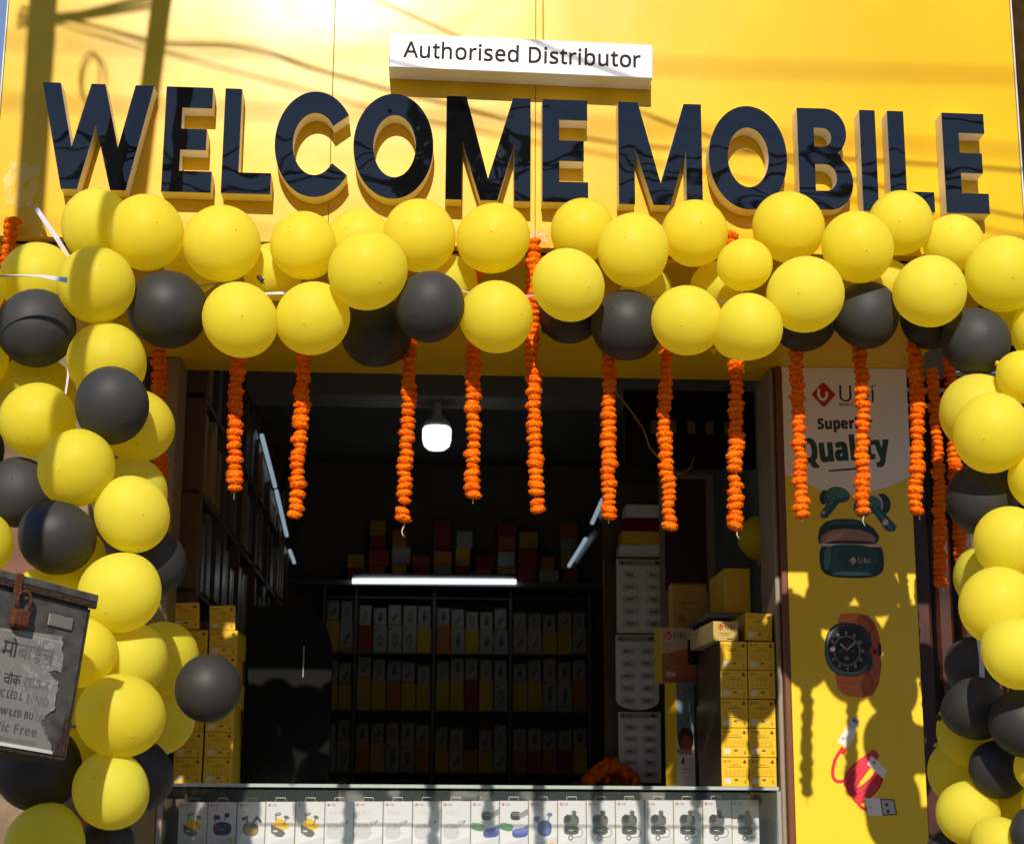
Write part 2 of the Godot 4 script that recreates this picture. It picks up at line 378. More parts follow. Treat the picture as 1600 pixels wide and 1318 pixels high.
func materials() -> void:
	var soft := noise_tex(0.006, Color(0.93, 0.93, 0.93), Color(1, 1, 1), 3)
	var blot := noise_tex(0.012, Color(0.62, 0.6, 0.56), Color(1, 1, 1), 5)
	var fine := noise_normal(0.08, 2.0, 7)
	var wave := noise_normal(0.006, 3.0, 9)
	M.board = grain(mat(lin(0.82, 0.48, 0.003), 0.245, 0.42), soft, 0.45)
	relief(M.board, wave, 0.12)
	M.soffit = grain(mat(lin(0.82, 0.46, 0.003), 0.4, 0.3), soft, 0.5)
	M.trim = mat(lin(0.62, 0.60, 0.55), 0.4)
	M.acrylic = mat(lin(0.004, 0.004, 0.005), 0.008, 0.7)
	relief(M.acrylic, noise_normal(0.008, 5.0, 21, 512, 2), 0.05)
	M.acrylic.uv1_triplanar = true; M.acrylic.uv1_world_triplanar = true; M.acrylic.uv1_scale = Vector3.ONE * 1.1
	M.ret = mat(lin(0.80, 0.74, 0.60), 0.45)
	M.white_acrylic = mat(lin(0.60, 0.60, 0.645), 0.3)
	M.ink = mat(lin(0.02, 0.022, 0.03), 0.6, 0.2)
	M.yellow = [mat(lin(0.94, 0.85, 0.085), 0.5, 0.36), mat(lin(0.95, 0.87, 0.10), 0.55, 0.36), mat(lin(0.94, 0.82, 0.07), 0.5, 0.36)]
	for m in M.yellow:
		m.backlight_enabled = true; m.backlight = lin(1.0, 0.88, 0.06)
		m.subsurf_scatter_enabled = true; m.subsurf_scatter_strength = 0.8
	M.black = [mat(lin(0.030, 0.029, 0.028), 0.55, 0.42), mat(lin(0.035, 0.035, 0.036), 0.6, 0.42)]
	M.knot_yellow = mat(lin(0.62, 0.42, 0.01), 0.5)
	M.tip_yellow = mat(lin(0.72, 0.52, 0.015), 0.5)
	M.knot_black = mat(lin(0.012, 0.012, 0.012), 0.5)
	M.flower = mat(Color.WHITE, 0.8, 0.25)
	M.flower.vertex_color_use_as_albedo = true
	M.flower.backlight_enabled = true; M.flower.backlight = lin(0.30, 0.30, 0.30)
	M.thread = mat(lin(0.65, 0.6, 0.5), 0.8)
	M.ribbon = mat(lin(0.62, 0.6, 0.68), 0.25, 0.7)
	M.film = mat(Color(0.95, 0.95, 0.97, 0.10), 0.4)
	M.film.transparency = BaseMaterial3D.TRANSPARENCY_ALPHA
	M.glass = mat(Color(0.86, 0.95, 0.92, 0.02), 0.02)
	M.glass.transparency = BaseMaterial3D.TRANSPARENCY_ALPHA
	M.glass_edge = mat(lin(0.34, 0.42, 0.38), 0.15)
	M.glass_rim = mat(Color(0.86, 0.93, 0.90, 0.35), 0.3)
	M.glass_rim.transparency = BaseMaterial3D.TRANSPARENCY_ALPHA
	M.alu = mat(lin(0.42, 0.41, 0.40), 0.4, 0.5, 0.6)
	M.ochre = grain(mat(lin(0.26, 0.17, 0.06), 0.6), soft, 2.0)
	M.cream = grain(mat(lin(0.30, 0.24, 0.18), 0.6), soft, 2.0)
	M.brown = grain(mat(lin(0.16, 0.055, 0.02), 0.45), soft, 2.0)
	M.beige = grain(mat(lin(0.30, 0.21, 0.13), 0.75), blot, 1.1)
	M.inner = grain(mat(lin(0.28, 0.25, 0.21), 0.8), soft, 0.8)
	M.ceiling = grain(mat(lin(0.24, 0.22, 0.20), 0.8), soft, 0.8)
	M.dark_floor = grain(mat(lin(0.22, 0.19, 0.16), 0.6), blot, 0.8)
	M.shelf = mat(lin(0.16, 0.155, 0.15), 0.5)
	M.dark_wood = mat(lin(0.10, 0.06, 0.03), 0.5)
	M.shutter = grain(mat(lin(0.075, 0.016, 0.008), 0.45), blot, 1.5)
	M.white_bar = mat(lin(0.62, 0.56, 0.5), 0.5)
	M.neighbour = grain(mat(lin(0.05, 0.026, 0.006), 0.8, 0.2), blot, 1.0)  # shade of the neighbouring wall is put into this dark brown
	M.plastic = mat(lin(0.006, 0.006, 0.006), 0.5, 0.18)
	M.steel = grain(relief(mat(lin(0.085, 0.083, 0.077), 0.5, 0.45), fine, 0.25), noise_tex(0.012, Color(0.62, 0.58, 0.55), Color(1, 1, 1), 31, 512, 5, 0.35), 3.0, false)
	M.rust = grain(relief(mat(lin(0.17, 0.065, 0.04), 0.85, 0.3), fine, 0.5), noise_tex(0.03, Color(0.5, 0.4, 0.38), Color(1, 0.95, 0.9), 33), 6.0, false)
	M.rust_edge = grain(relief(mat(lin(0.075, 0.056, 0.048), 0.75, 0.3), fine, 0.4), noise_tex(0.03, Color(0.45, 0.4, 0.4), Color(1, 0.95, 0.9), 35), 6.0, false)
	M.pole = grain(mat(lin(0.12, 0.115, 0.11), 0.7), blot, 1.5)
	M.bark = grain(relief(mat(lin(0.09, 0.065, 0.045), 0.9, 0.2), fine, 0.6), blot, 2.0)
	M.wire = mat(lin(0.015, 0.015, 0.015), 0.6)
	M.street = grain(relief(mat(lin(0.40, 0.33, 0.24), 0.95, 0.2), fine, 0.4), blot, 0.35)
	M.plinth = grain(mat(lin(0.25, 0.23, 0.2), 0.85), blot, 0.8)
	M.leaf = mat(Color.WHITE, 0.55, 0.35)
	M.leaf.vertex_color_use_as_albedo = true
	M.leaf.backlight_enabled = true; M.leaf.backlight = lin(0.05, 0.08, 0.01)
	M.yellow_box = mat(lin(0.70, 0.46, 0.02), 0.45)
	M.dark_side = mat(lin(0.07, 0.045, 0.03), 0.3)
	M.shelf_yellow = mat(lin(0.68, 0.44, 0.02), 0.5)
	M.shelf_grey = mat(lin(0.42, 0.42, 0.40), 0.5)
	M.shelf_red = mat(lin(0.36, 0.02, 0.03), 0.5)
	M.shelf_orange = mat(lin(0.58, 0.18, 0.02), 0.5)
	M.gold_card = mat(lin(0.46, 0.35, 0.14), 0.35)
	M.card = mat(lin(0.72, 0.72, 0.71), 0.5)
	M.red_cloth = mat(lin(0.16, 0.012, 0.008), 0.9, 0.2)
	M.cable = mat(lin(0.35, 0.19, 0.03), 0.5)

func glow(c: Color, e: float) -> StandardMaterial3D:
	var m := mat(lin(0.8, 0.8, 0.8), 0.5)
	m.emission_enabled = true; m.emission = c; m.emission_energy_multiplier = e
	return m

# ---------------------------------------------------------------- sign board and letters
func v2s(flat: Array) -> PackedVector2Array:
	var p := PackedVector2Array()
	for i in range(0, flat.size(), 2): p.append(Vector2(flat[i], flat[i + 1]))
	return p

func arc(c: Vector2, rx: float, ry: float, a0: float, a1: float, n: int) -> Array:
	var out := []
	for i in n + 1:
		var a := deg_to_rad(lerpf(a0, a1, float(i) / n))
		out.append(c + Vector2(cos(a) * rx, sin(a) * ry))
	return out

func letter(board: Node3D, glyph: String, tris: Array, loops: Array, smooth: bool) -> void:
	var l := part("letter", side_mesh(loops, 0.002, 0.06, smooth, tris), M.ret, board)
	tag(l, "raised black letter %s with cream sides" % glyph, "")
	part("face", face_mesh(tris, 0.0603), M.acrylic, l)

func signboard() -> void:
	var b := thing("signboard", "glossy yellow shop sign board with raised black letters WELCOME MOBILE", "signboard")
	var cuts := [-1.236, -0.295, 0.2935, 1.717]
	for i in 3:
		part("panel", box(Vector3(cuts[i] + 0.0007, 3.135, -0.02), Vector3(cuts[i + 1] - 0.0007, 4.45, 0.0), 0.0008), M.board, b)
	part("backing", box(Vector3(-1.23, 3.14, -0.06), Vector3(1.711, 4.44, -0.0205)), M.soffit, b)
	part("edge_trim", box(Vector3(-1.2405, 3.134, -0.025), Vector3(-1.2365, 4.45, 0.003), 0.001), M.trim, b)
	part("edge_trim", box(Vector3(1.7175, 3.134, -0.025), Vector3(1.7225, 4.45, 0.003), 0.001), M.trim, b)
	for l in LETTERS:
		var p := v2s(l[1])
		if not Geometry2D.is_polygon_clockwise(p): pass
		else: p.reverse()
		letter(b, l[0], face_tris(p), [Array(p)], false)
	for o in [["O", Vector2(-0.1142, 3.4085), 0.1131, 0.1585, Vector2(-0.111, 3.408), 0.060, 0.0935], ["O", Vector2(0.9006, 3.401), 0.1129, 0.1575, Vector2(0.901, 3.4015), 0.059, 0.0905]]:
		var outer := arc(o[1], o[2], o[3], 0, 360, 72)
		var inner := arc(o[4], o[5], o[6], 0, 360, 72)
		var tris := strip_tris(outer, inner)
		outer.pop_back(); inner.pop_back(); inner.reverse()
		letter(b, o[0], tris, [outer, inner], true)
	var co := arc(Vector2(-0.336, 3.4085), 0.113, 0.159, 34, 325, 60)
	var ci := arc(Vector2(-0.336, 3.4085), 0.062, 0.0935, 36, 323, 60)
	var loop := co.duplicate()
	var back := ci.duplicate(); back.reverse()
	loop.append_array(back)
	letter(b, "C", strip_tris(co, ci), [loop], false)
	var cap := 3.5575; var base := 3.2485; var xs := 1.0465; var xi := 1.094; var wy := 3.4125
	var to := [Vector2(xi, cap)] + arc(Vector2(1.125, 3.482), 0.063, cap - 3.482, 90, -54, 16) + [Vector2(1.170, wy), Vector2(xi, wy)]
	var ti := [Vector2(xi, 3.497)] + arc(Vector2(1.118, 3.468), 0.026, 0.029, 90, -90, 16) + [Vector2(1.10, 3.439), Vector2(xi, 3.439)]
	var bo := [Vector2(xi, wy), Vector2(1.170, wy)] + arc(Vector2(1.135, 3.3315), 0.068, 3.3315 - base, 58, -90, 16) + [Vector2(xi, base)]
	var bi := [Vector2(xi, 3.386), Vector2(1.10, 3.386)] + arc(Vector2(1.122, 3.3455), 0.034, 0.0405, 90, -90, 16) + [Vector2(xi, 3.305)]
	var tris_b := strip_tris(to, ti) + strip_tris(bo, bi) + [[Vector2(xs, base), Vector2(xi, base), Vector2(xi, cap)], [Vector2(xs, base), Vector2(xi, cap), Vector2(xs, cap)]]
	var ob := [Vector2(xs, cap), Vector2(xs, base)]
	var rb := bo.duplicate(); rb.reverse()
	for p in rb.slice(1, rb.size() - 1): ob.append(p)
	var rt := to.duplicate(); rt.reverse()
	for p in rt.slice(2, rt.size() - 1): ob.append(p)
	letter(b, "B", tris_b, [ob, ti, bi], false)
	# the small white box sign above
	var s := thing("box_sign", "white box sign reading Authorised Distributor in dark letters", "sign", Vector3(-0.132, 3.6385, 0.003))
	s.rotation.z = -0.0175
	part("case", box(Vector3(0, 0, 0), Vector3(0.757, 0.1055, 0.082), 0.002), M.white_acrylic, s)
	var f := SystemFont.new()
	f.font_names = PackedStringArray(["Droid Sans"])
	f.font_weight = 400
	var tm := TextMesh.new()
	tm.font = f; tm.text = "Authorised Distributor"; tm.font_size = 64; tm.pixel_size = 0.001; tm.depth = 0.003; tm.curve_step = 1.0
	var aabb := tm.get_aabb()
	var t := part("lettering", tm, M.ink, s)
	var k := 0.681 / aabb.size.x
	t.scale = Vector3(k, 0.0445 / 0.048 * k * 1.06, 1.0)
	t.position = Vector3(0.040 - aabb.position.x * k, 0.0315 - aabb.position.y * t.scale.y, 0.0838)
	var t2 := part("lettering", tm, M.ink, s)
	t2.transform = t.transform
	t2.position += Vector3(0.0011, 0.0002, -0.0004)
	# a thin cable running down behind the box sign
	tag(part("sign_cable", tube([Vector3(0.3145, 4.42, 0.004), Vector3(0.314, 4.0, 0.004), Vector3(0.3155, 3.745, 0.004)], 0.0022, 6), M.soffit, self), "thin yellow cable running down the board to the white box sign", "cable")

# ---------------------------------------------------------------- balloons
var BALLOON_DEPTH := {}

func balloon_mesh(v: int) -> ArrayMesh:
	var prof := []
	var n := 30
	for i in n + 1:
		var t := PI * i / n
		var y := cos(t); var r := sin(t)
		if y < 0.0:
			var d := -y
			y = -d * (1.0 + 0.10 * d + 0.05 * v * d)
			r *= 1.0 - 0.05 * d * d
		r *= 1.0 + 0.02 * v * sin(2.0 * t)
		y += 0.016 * exp(-pow(t / 0.06, 2.0))
		prof.append(Vector2(r if i < n else 0.0, y))
	return lathe(prof, 36)

func knot_mesh() -> ArrayMesh:
	return lathe([Vector2(0.0, 0.02), Vector2(0.05, 0.0), Vector2(0.04, -0.05), Vector2(0.075, -0.09), Vector2(0.045, -0.13), Vector2(0.06, -0.17), Vector2(0.12, -0.24), Vector2(0.11, -0.245), Vector2(0.0, -0.18)], 14)

func balloon_labels() -> Array:
	# swag: the sign letter above and the row; columns: the place counted from the top; look-alikes that still agree: front or back
	var spans := [["W of WELCOME", -1.4, -0.78], ["first E of WELCOME", -0.78, -0.61], ["L of WELCOME", -0.61, -0.45], ["C of WELCOME", -0.45, -0.235], ["O of WELCOME", -0.235, 0.015], ["M of WELCOME", 0.015, 0.29], ["last E of WELCOME", 0.29, 0.48], ["M of MOBILE", 0.48, 0.775], ["O of MOBILE", 0.775, 1.03], ["B of MOBILE", 1.03, 1.21], ["I of MOBILE", 1.21, 1.29], ["L of MOBILE", 1.29, 1.45], ["E of MOBILE", 1.45, 2.5]]
	var nth := ["first", "second", "third", "fourth", "fifth", "sixth", "seventh", "eighth", "ninth", "tenth", "eleventh", "twelfth", "thirteenth", "fourteenth", "fifteenth", "sixteenth", "seventeenth", "eighteenth", "nineteenth", "twentieth", "21st", "22nd", "23rd", "24th", "25th", "26th", "27th", "28th", "29th", "30th"]
	var out := []
	for i in BALLOONS.size():
		var b: Array = BALLOONS[i]
		var kind: String = "yellow" if b[4] == 0 else "black"
		if b[5] == "s":
			var where := "E of MOBILE"
			for sp in spans:
				if b[0] >= sp[1] and b[0] < sp[2]: where = sp[0]
			out.append("%s balloon, %s row of the swag, below %s" % [kind, "upper" if b[1] > 2.96 else "lower", where])
		else:
			var rank := 0
			for j in BALLOONS.size():
				var c: Array = BALLOONS[j]
				if c[5] == b[5] and c[4] == b[4] and (c[1] > b[1] or c[1] == b[1] and j < i): rank += 1
			var place: String = nth[mini(rank, 29)]
			out.append("%s balloon, %s %s from the top of the column by the %s" % [kind, place, kind, "metal box" if b[5] == "l" else "poster"])
	var count := {}
	for l in out: count[l] = count.get(l, 0) + 1
	for i in out.size():
		if count[out[i]] < 2: continue
		var front := true
		for j in out.size():
			if j != i and out[j] == out[i] and BALLOONS[j][2] > BALLOONS[i][2]: front = false
		BALLOON_DEPTH[i] = ", in front" if front else ", tucked behind"
	for i in BALLOON_DEPTH: out[i] += BALLOON_DEPTH[i]
	return out

func balloons() -> void:
	var body := [balloon_mesh(0), balloon_mesh(1), balloon_mesh(2)]
	var knot := knot_mesh()
	var tip := lathe([Vector2(0.0, 0.022), Vector2(0.018, 0.017), Vector2(0.026, 0.006), Vector2(0.03, -0.006)], 12)
	var group := {"s0": "yellow balloons of the swag", "s1": "black balloons of the swag", "l0": "yellow balloons of the column by the metal box", "l1": "black balloons of the column by the metal box", "r0": "yellow balloons of the column by the poster", "r1": "black balloons of the column by the poster"}
	var names := balloon_labels()
	rng.seed = 11
	for i in BALLOONS.size():
		var b: Array = BALLOONS[i]
		var t := thing("balloon", names[i], "balloon", Vector3(b[0], b[1], b[2]), group["%s%d" % [b[5], b[4]]])
		var look := Vector3(rng.randf_range(-0.55, 0.6), rng.randf_range(-0.75, 0.35), rng.randf_range(0.45, 1.0)).normalized()
		var x := Vector3.UP.cross(look).normalized()
		t.basis = Basis(x, look, x.cross(look)).rotated(look, rng.randf() * TAU)
		var r: float = b[3] * 0.985
		var sq := rng.randf_range(0.955, 1.045)
		var m: Material = M.yellow[rng.randi() % 3] if b[4] == 0 else M.black[rng.randi() % 2]
		var v := rng.randi() % 3
		var skin := part("skin", body[v], m, t)
		skin.scale = Vector3(r * sq, r, r / sq)
		var tp := part("tip", tip, M.tip_yellow if b[4] == 0 else M.knot_black, t, Vector3(0, r * 1.004, 0))
		tp.scale = Vector3.ONE * r
		var kn := part("knot", knot, M.knot_yellow if b[4] == 0 else M.knot_black, t, Vector3(0, -r * (1.10 + 0.05 * v), 0))
		kn.scale = Vector3.ONE * r
	# one more inside the shop, by the door jamb
	var t2 := thing("balloon", "yellow balloon hanging inside the shop behind the cream door jamb", "balloon", Vector3(1.31, 2.62, -1.95))
	part("skin", body[0], M.yellow[0], t2).scale = Vector3.ONE * 0.085
	part("knot", knot, M.knot_yellow, t2, Vector3(0, -0.092, 0)).scale = Vector3.ONE * 0.085

func ribbon_mesh(pts: Array, w: float) -> ArrayMesh:
	var st := st_new()
	for i in pts.size() - 1:
		var a: Vector3 = pts[i]; var b: Vector3 = pts[i + 1]
		var n0 := Vector3(0, cos(i * 0.7), sin(i * 0.7) * 0.6) * w * 0.5
		var n1 := Vector3(0, cos(i * 0.7 + 0.7), sin(i * 0.7 + 0.7) * 0.6) * w * 0.5
		if absf((b - a).normalized().y) > 0.6:
			n0 = Vector3(w * 0.45, w * 0.25, 0.001 * i); n1 = Vector3(w * 0.45, w * 0.25, 0.001 * (i + 1))
		var d := Vector3(0, 0, 0.0004)
		quad(st, a - n0 + d, b - n1 + d, b + n1 + d, a + n0 + d)
		quad(st, a + n0 - d, b + n1 - d, b - n1 - d, a - n0 - d)
	return done(st)

func ribbons() -> void:
	var p := []
	for i in 40:
		var x := -1.0 + 2.6 * i / 39.0
		p.append(Vector3(x, 2.965 + 0.012 * sin(i * 1.3) - 0.004 * i / 39.0, 0.10 + 0.012 * sin(i * 2.1)))
	tag(part("tie_ribbon", ribbon_mesh(p, 0.008), M.ribbon, self), "thin white ribbon the swag of balloons is tied to", "ribbon")
	tag(part("tie_ribbon", ribbon_mesh([Vector3(-1.118, 3.222, 0.01), Vector3(-1.10, 3.197, 0.06), Vector3(-1.06, 3.14, 0.11), Vector3(-1.02, 3.085, 0.13), Vector3(-0.985, 3.03, 0.13), Vector3(-0.96, 2.99, 0.12)], 0.012), M.ribbon, self), "white ribbon running from the clear tape down to the balloons", "ribbon")
	tag(part("tie_ribbon", ribbon_mesh([Vector3(-1.30, 2.862, 0.47), Vector3(-1.18, 2.868, 0.46), Vector3(-1.08, 2.876, 0.45), Vector3(-0.99, 2.885, 0.43), Vector3(-0.925, 2.884, 0.40)], 0.017), M.ribbon, self), "white ribbon stretched level across the top of the left balloon column", "ribbon")
	var q := []
	for i in 24: q.append(Vector3(-0.955 + 0.004 * sin(i * 1.7), 2.75 - i * 0.065, 0.20))
	tag(part("tie_ribbon", ribbon_mesh(q, 0.007), M.ribbon, self), "white ribbon hanging down through the balloon column by the metal box", "ribbon")
	var q2 := []
	for i in 24: q2.append(Vector3(1.475 + 0.004 * sin(i * 1.7), 2.75 - i * 0.065, 0.12))
	tag(part("tie_ribbon", ribbon_mesh(q2, 0.007), M.ribbon, self), "white ribbon hanging down through the balloon column by the poster", "ribbon")
	# black scraps of burst balloons still tied to the ribbon
	rng.seed = 91
	for c in [[Vector3(-0.47, 2.985, 0.15), "W"], [Vector3(0.135, 2.965, 0.12), "M"], [Vector3(0.742, 2.955, 0.12), "O"], [Vector3(1.345, 2.975, 0.15), "L"]]:
		var scr := thing("balloon_scrap", "black rubber scrap of a burst balloon tied in the swag near letter %s" % c[1], "rubber scrap", c[0])
		for j in 3:
			var pp := [Vector3.ZERO]
			for i in 4: pp.append(pp[-1] + Vector3(rng.randf_range(-0.007, 0.012), rng.randf_range(-0.008, 0.006), rng.randf_range(-0.004, 0.006)))
			part("strand", tube(pp, 0.0055, 6, 0.002), M.knot_black, scr)
	# crumpled clear tape on the board
	rng.seed = 5
	for spot in [[Vector3(-1.16, 3.28, 0.006), 0.085, 0.13, "crumpled clear tape stuck on the board beside the letter W"], [Vector3(0.305, 3.17, 0.006), 0.05, 0.04, "crumpled clear tape on the board above a garland's top"]]:
		var st := st_new()
		var g := []
		for iy in 6:
			var row := []
			for ix in 6:
				row.append(spot[0] + Vector3((ix / 5.0 - 0.5) * spot[1] + rng.randf_range(-0.012, 0.012), (iy / 5.0 - 0.5) * spot[2] + rng.randf_range(-0.012, 0.012), rng.randf_range(0.0, 0.016)))
			g.append(row)
		for iy in 5:
			for ix in 5:
				if rng.randf() < 0.2: continue
				quad(st, g[iy][ix], g[iy][ix + 1], g[iy + 1][ix + 1], g[iy + 1][ix])
		tag(part("clear_tape", done(st), M.film, self), spot[3], "tape")

# ---------------------------------------------------------------- marigold garlands
func flower_mesh(sd: int) -> ArrayMesh:
	rng.seed = 100 + sd
	var st := SurfaceTool.new()
	st.begin(Mesh.PRIMITIVE_TRIANGLES)
	var e := Vector3(1.0, 0.58, 1.0)
	var dark := Color(0.95, 0.15, 0.003)
	var lite := Color(1.0, 0.235 + 0.03 * (sd % 3), 0.006)
	# heart of the flower
	for i in 5:
		for k in 10:
			var q := []
			for d in [[0, 0], [0, 1], [1, 1], [1, 0]]:
				var t: float = PI * (i + d[0]) / 5.0; var a: float = TAU * (k + d[1]) / 10.0
				q.append(Vector3(sin(t) * cos(a), cos(t), sin(t) * sin(a)) * e * 0.96)
			for j in [0, 2, 1, 0, 3, 2]:
				st.set_color(dark.lerp(lite, 0.7)); st.set_normal((q[j] / e).normalized()); st.add_vertex(q[j])
	# ruffled petals
	for i in 150:
		var y := 1.0 - 2.0 * (i + 0.5) / 150.0
		var a := i * 2.39996 + rng.randf() * 0.4
		var d := Vector3(sqrt(1.0 - y * y) * cos(a), y, sqrt(1.0 - y * y) * sin(a))
		var n := (d / e).normalized()
		var side := n.cross(Vector3(rng.randf_range(-1, 1), rng.randf_range(-1, 1), rng.randf_range(-1, 1))).normalized()
		var out := side.cross(n)
		var r := rng.randf_range(0.90, 1.10)
		var base := d * e * (r - 0.10) - out * 0.12
		var tip := d * e * r + out * rng.randf_range(0.10, 0.22)
		var w := rng.randf_range(0.10, 0.17)
		var c := dark.lerp(lite, rng.randf_range(0.45, 1.0))
		var p := [base - side * w * 0.5, base + side * w * 0.5, tip + side * w - out * 0.03 + n * 0.05, tip + out * 0.06 - n * 0.02, tip - side * w - out * 0.03 + n * 0.05]
		var nn := (n + out * 0.3).normalized()
		for tri in [[0, 1, 2], [0, 2, 3], [0, 3, 4]]:
			var gn: Vector3 = (p[tri[2]] - p[tri[0]]).cross(p[tri[1]] - p[tri[0]])
			var ord: Array = tri if gn.dot(nn) >= 0.0 else [tri[0], tri[2], tri[1]]
			var face: Vector3 = gn.normalized() * (1.0 if gn.dot(nn) >= 0.0 else -1.0)
			for j in ord:
				st.set_color(c); st.set_normal((face * 0.6 + n * 0.4).normalized()); st.add_vertex(p[j])
	return st.commit()

func make_flowers() -> void:
	for i in 6: flowers.append(flower_mesh(i))

func garlands() -> void:
	if flowers.is_empty(): make_flowers()
	rng.seed = 77
	var said := {0: "marigold garland hanging in the opening below the letter L of WELCOME", 1: "marigold garland hanging in the opening below the letter C", 2: "marigold garland hanging below the letter O of WELCOME", 3: "shortest marigold garland in the opening, below the M of WELCOME", 5: "marigold garland hanging below the gap between the words WELCOME and MOBILE", 6: "marigold garland hanging below the M of MOBILE", 11: "long dark marigold garland hanging in shade before the neighbour's shutter", 12: "dark marigold garland in shade half behind the balloon column by the poster", 13: "orange marigold garland in shade by the beige pillar beside the opening",
		14: "marigold garland hanging at the left end of the sign board", 15: "marigold garland end low down behind the balloons by the metal box",
		4: "marigold garland hung from the board's lower edge below the letter M of WELCOME", 7: "marigold garland starting at the board edge below the O of MOBILE", 8: "marigold garland hanging in front of the poster's left edge", 9: "marigold garland with a white thread tail hanging over the middle of the poster", 10: "marigold garland hanging at the poster's right edge"}
	for gi in GARLANDS.size():
		var g: Array = GARLANDS[gi]
		var label: String = said.get(gi, "string of orange marigolds hanging across the shop opening")
		var top := Vector3(g[0], g[1], g[4]); var bot := Vector3(g[2], g[3], g[4])
		var t := thing("marigold_garland", label, "garland", top, "marigold garlands" if not said.has(gi) else "")
		var span := bot - top
		var s: float = 0.0208 * g[5]
		var y := 0.0
		var total := span.length()
		part("thread", tube([Vector3.ZERO, span * 0.5, span + Vector3(0.002, -0.002, 0)], 0.0011, 5), M.thread, t)
		if gi in [2, 7, 9]:
			part("thread", tube([span, span + Vector3(-0.004, -0.014, 0.002), span + Vector3(-0.001, -0.022, 0.003), span + Vector3(0.003, -0.027, 0)], 0.0014, 5), M.thread, t)
		var bend := rng.randf_range(-0.008, 0.008)
		while y < total - 0.004:
			var u := y / total
			var o := part("flower", flowers[rng.randi() % 6], M.flower, t)
			var k := s * rng.randf_range(0.80, 1.12)
			o.position = span * u + Vector3(sin(u * PI * 1.4) * bend + rng.randf_range(-0.0035, 0.0035), 0, rng.randf_range(-0.002, 0.002))
			o.basis = Basis.from_euler(Vector3(rng.randf_range(-0.26, 0.26), rng.randf() * TAU, rng.randf_range(-0.26, 0.26))).scaled(Vector3(k, k * rng.randf_range(0.92, 1.1), k))
			y += 0.0187 * g[5] * rng.randf_range(0.9, 1.1)
			if u > 0.80 and rng.randf() < 0.12: y += 0.010
			if rng.randf() < 0.03: y += 0.005

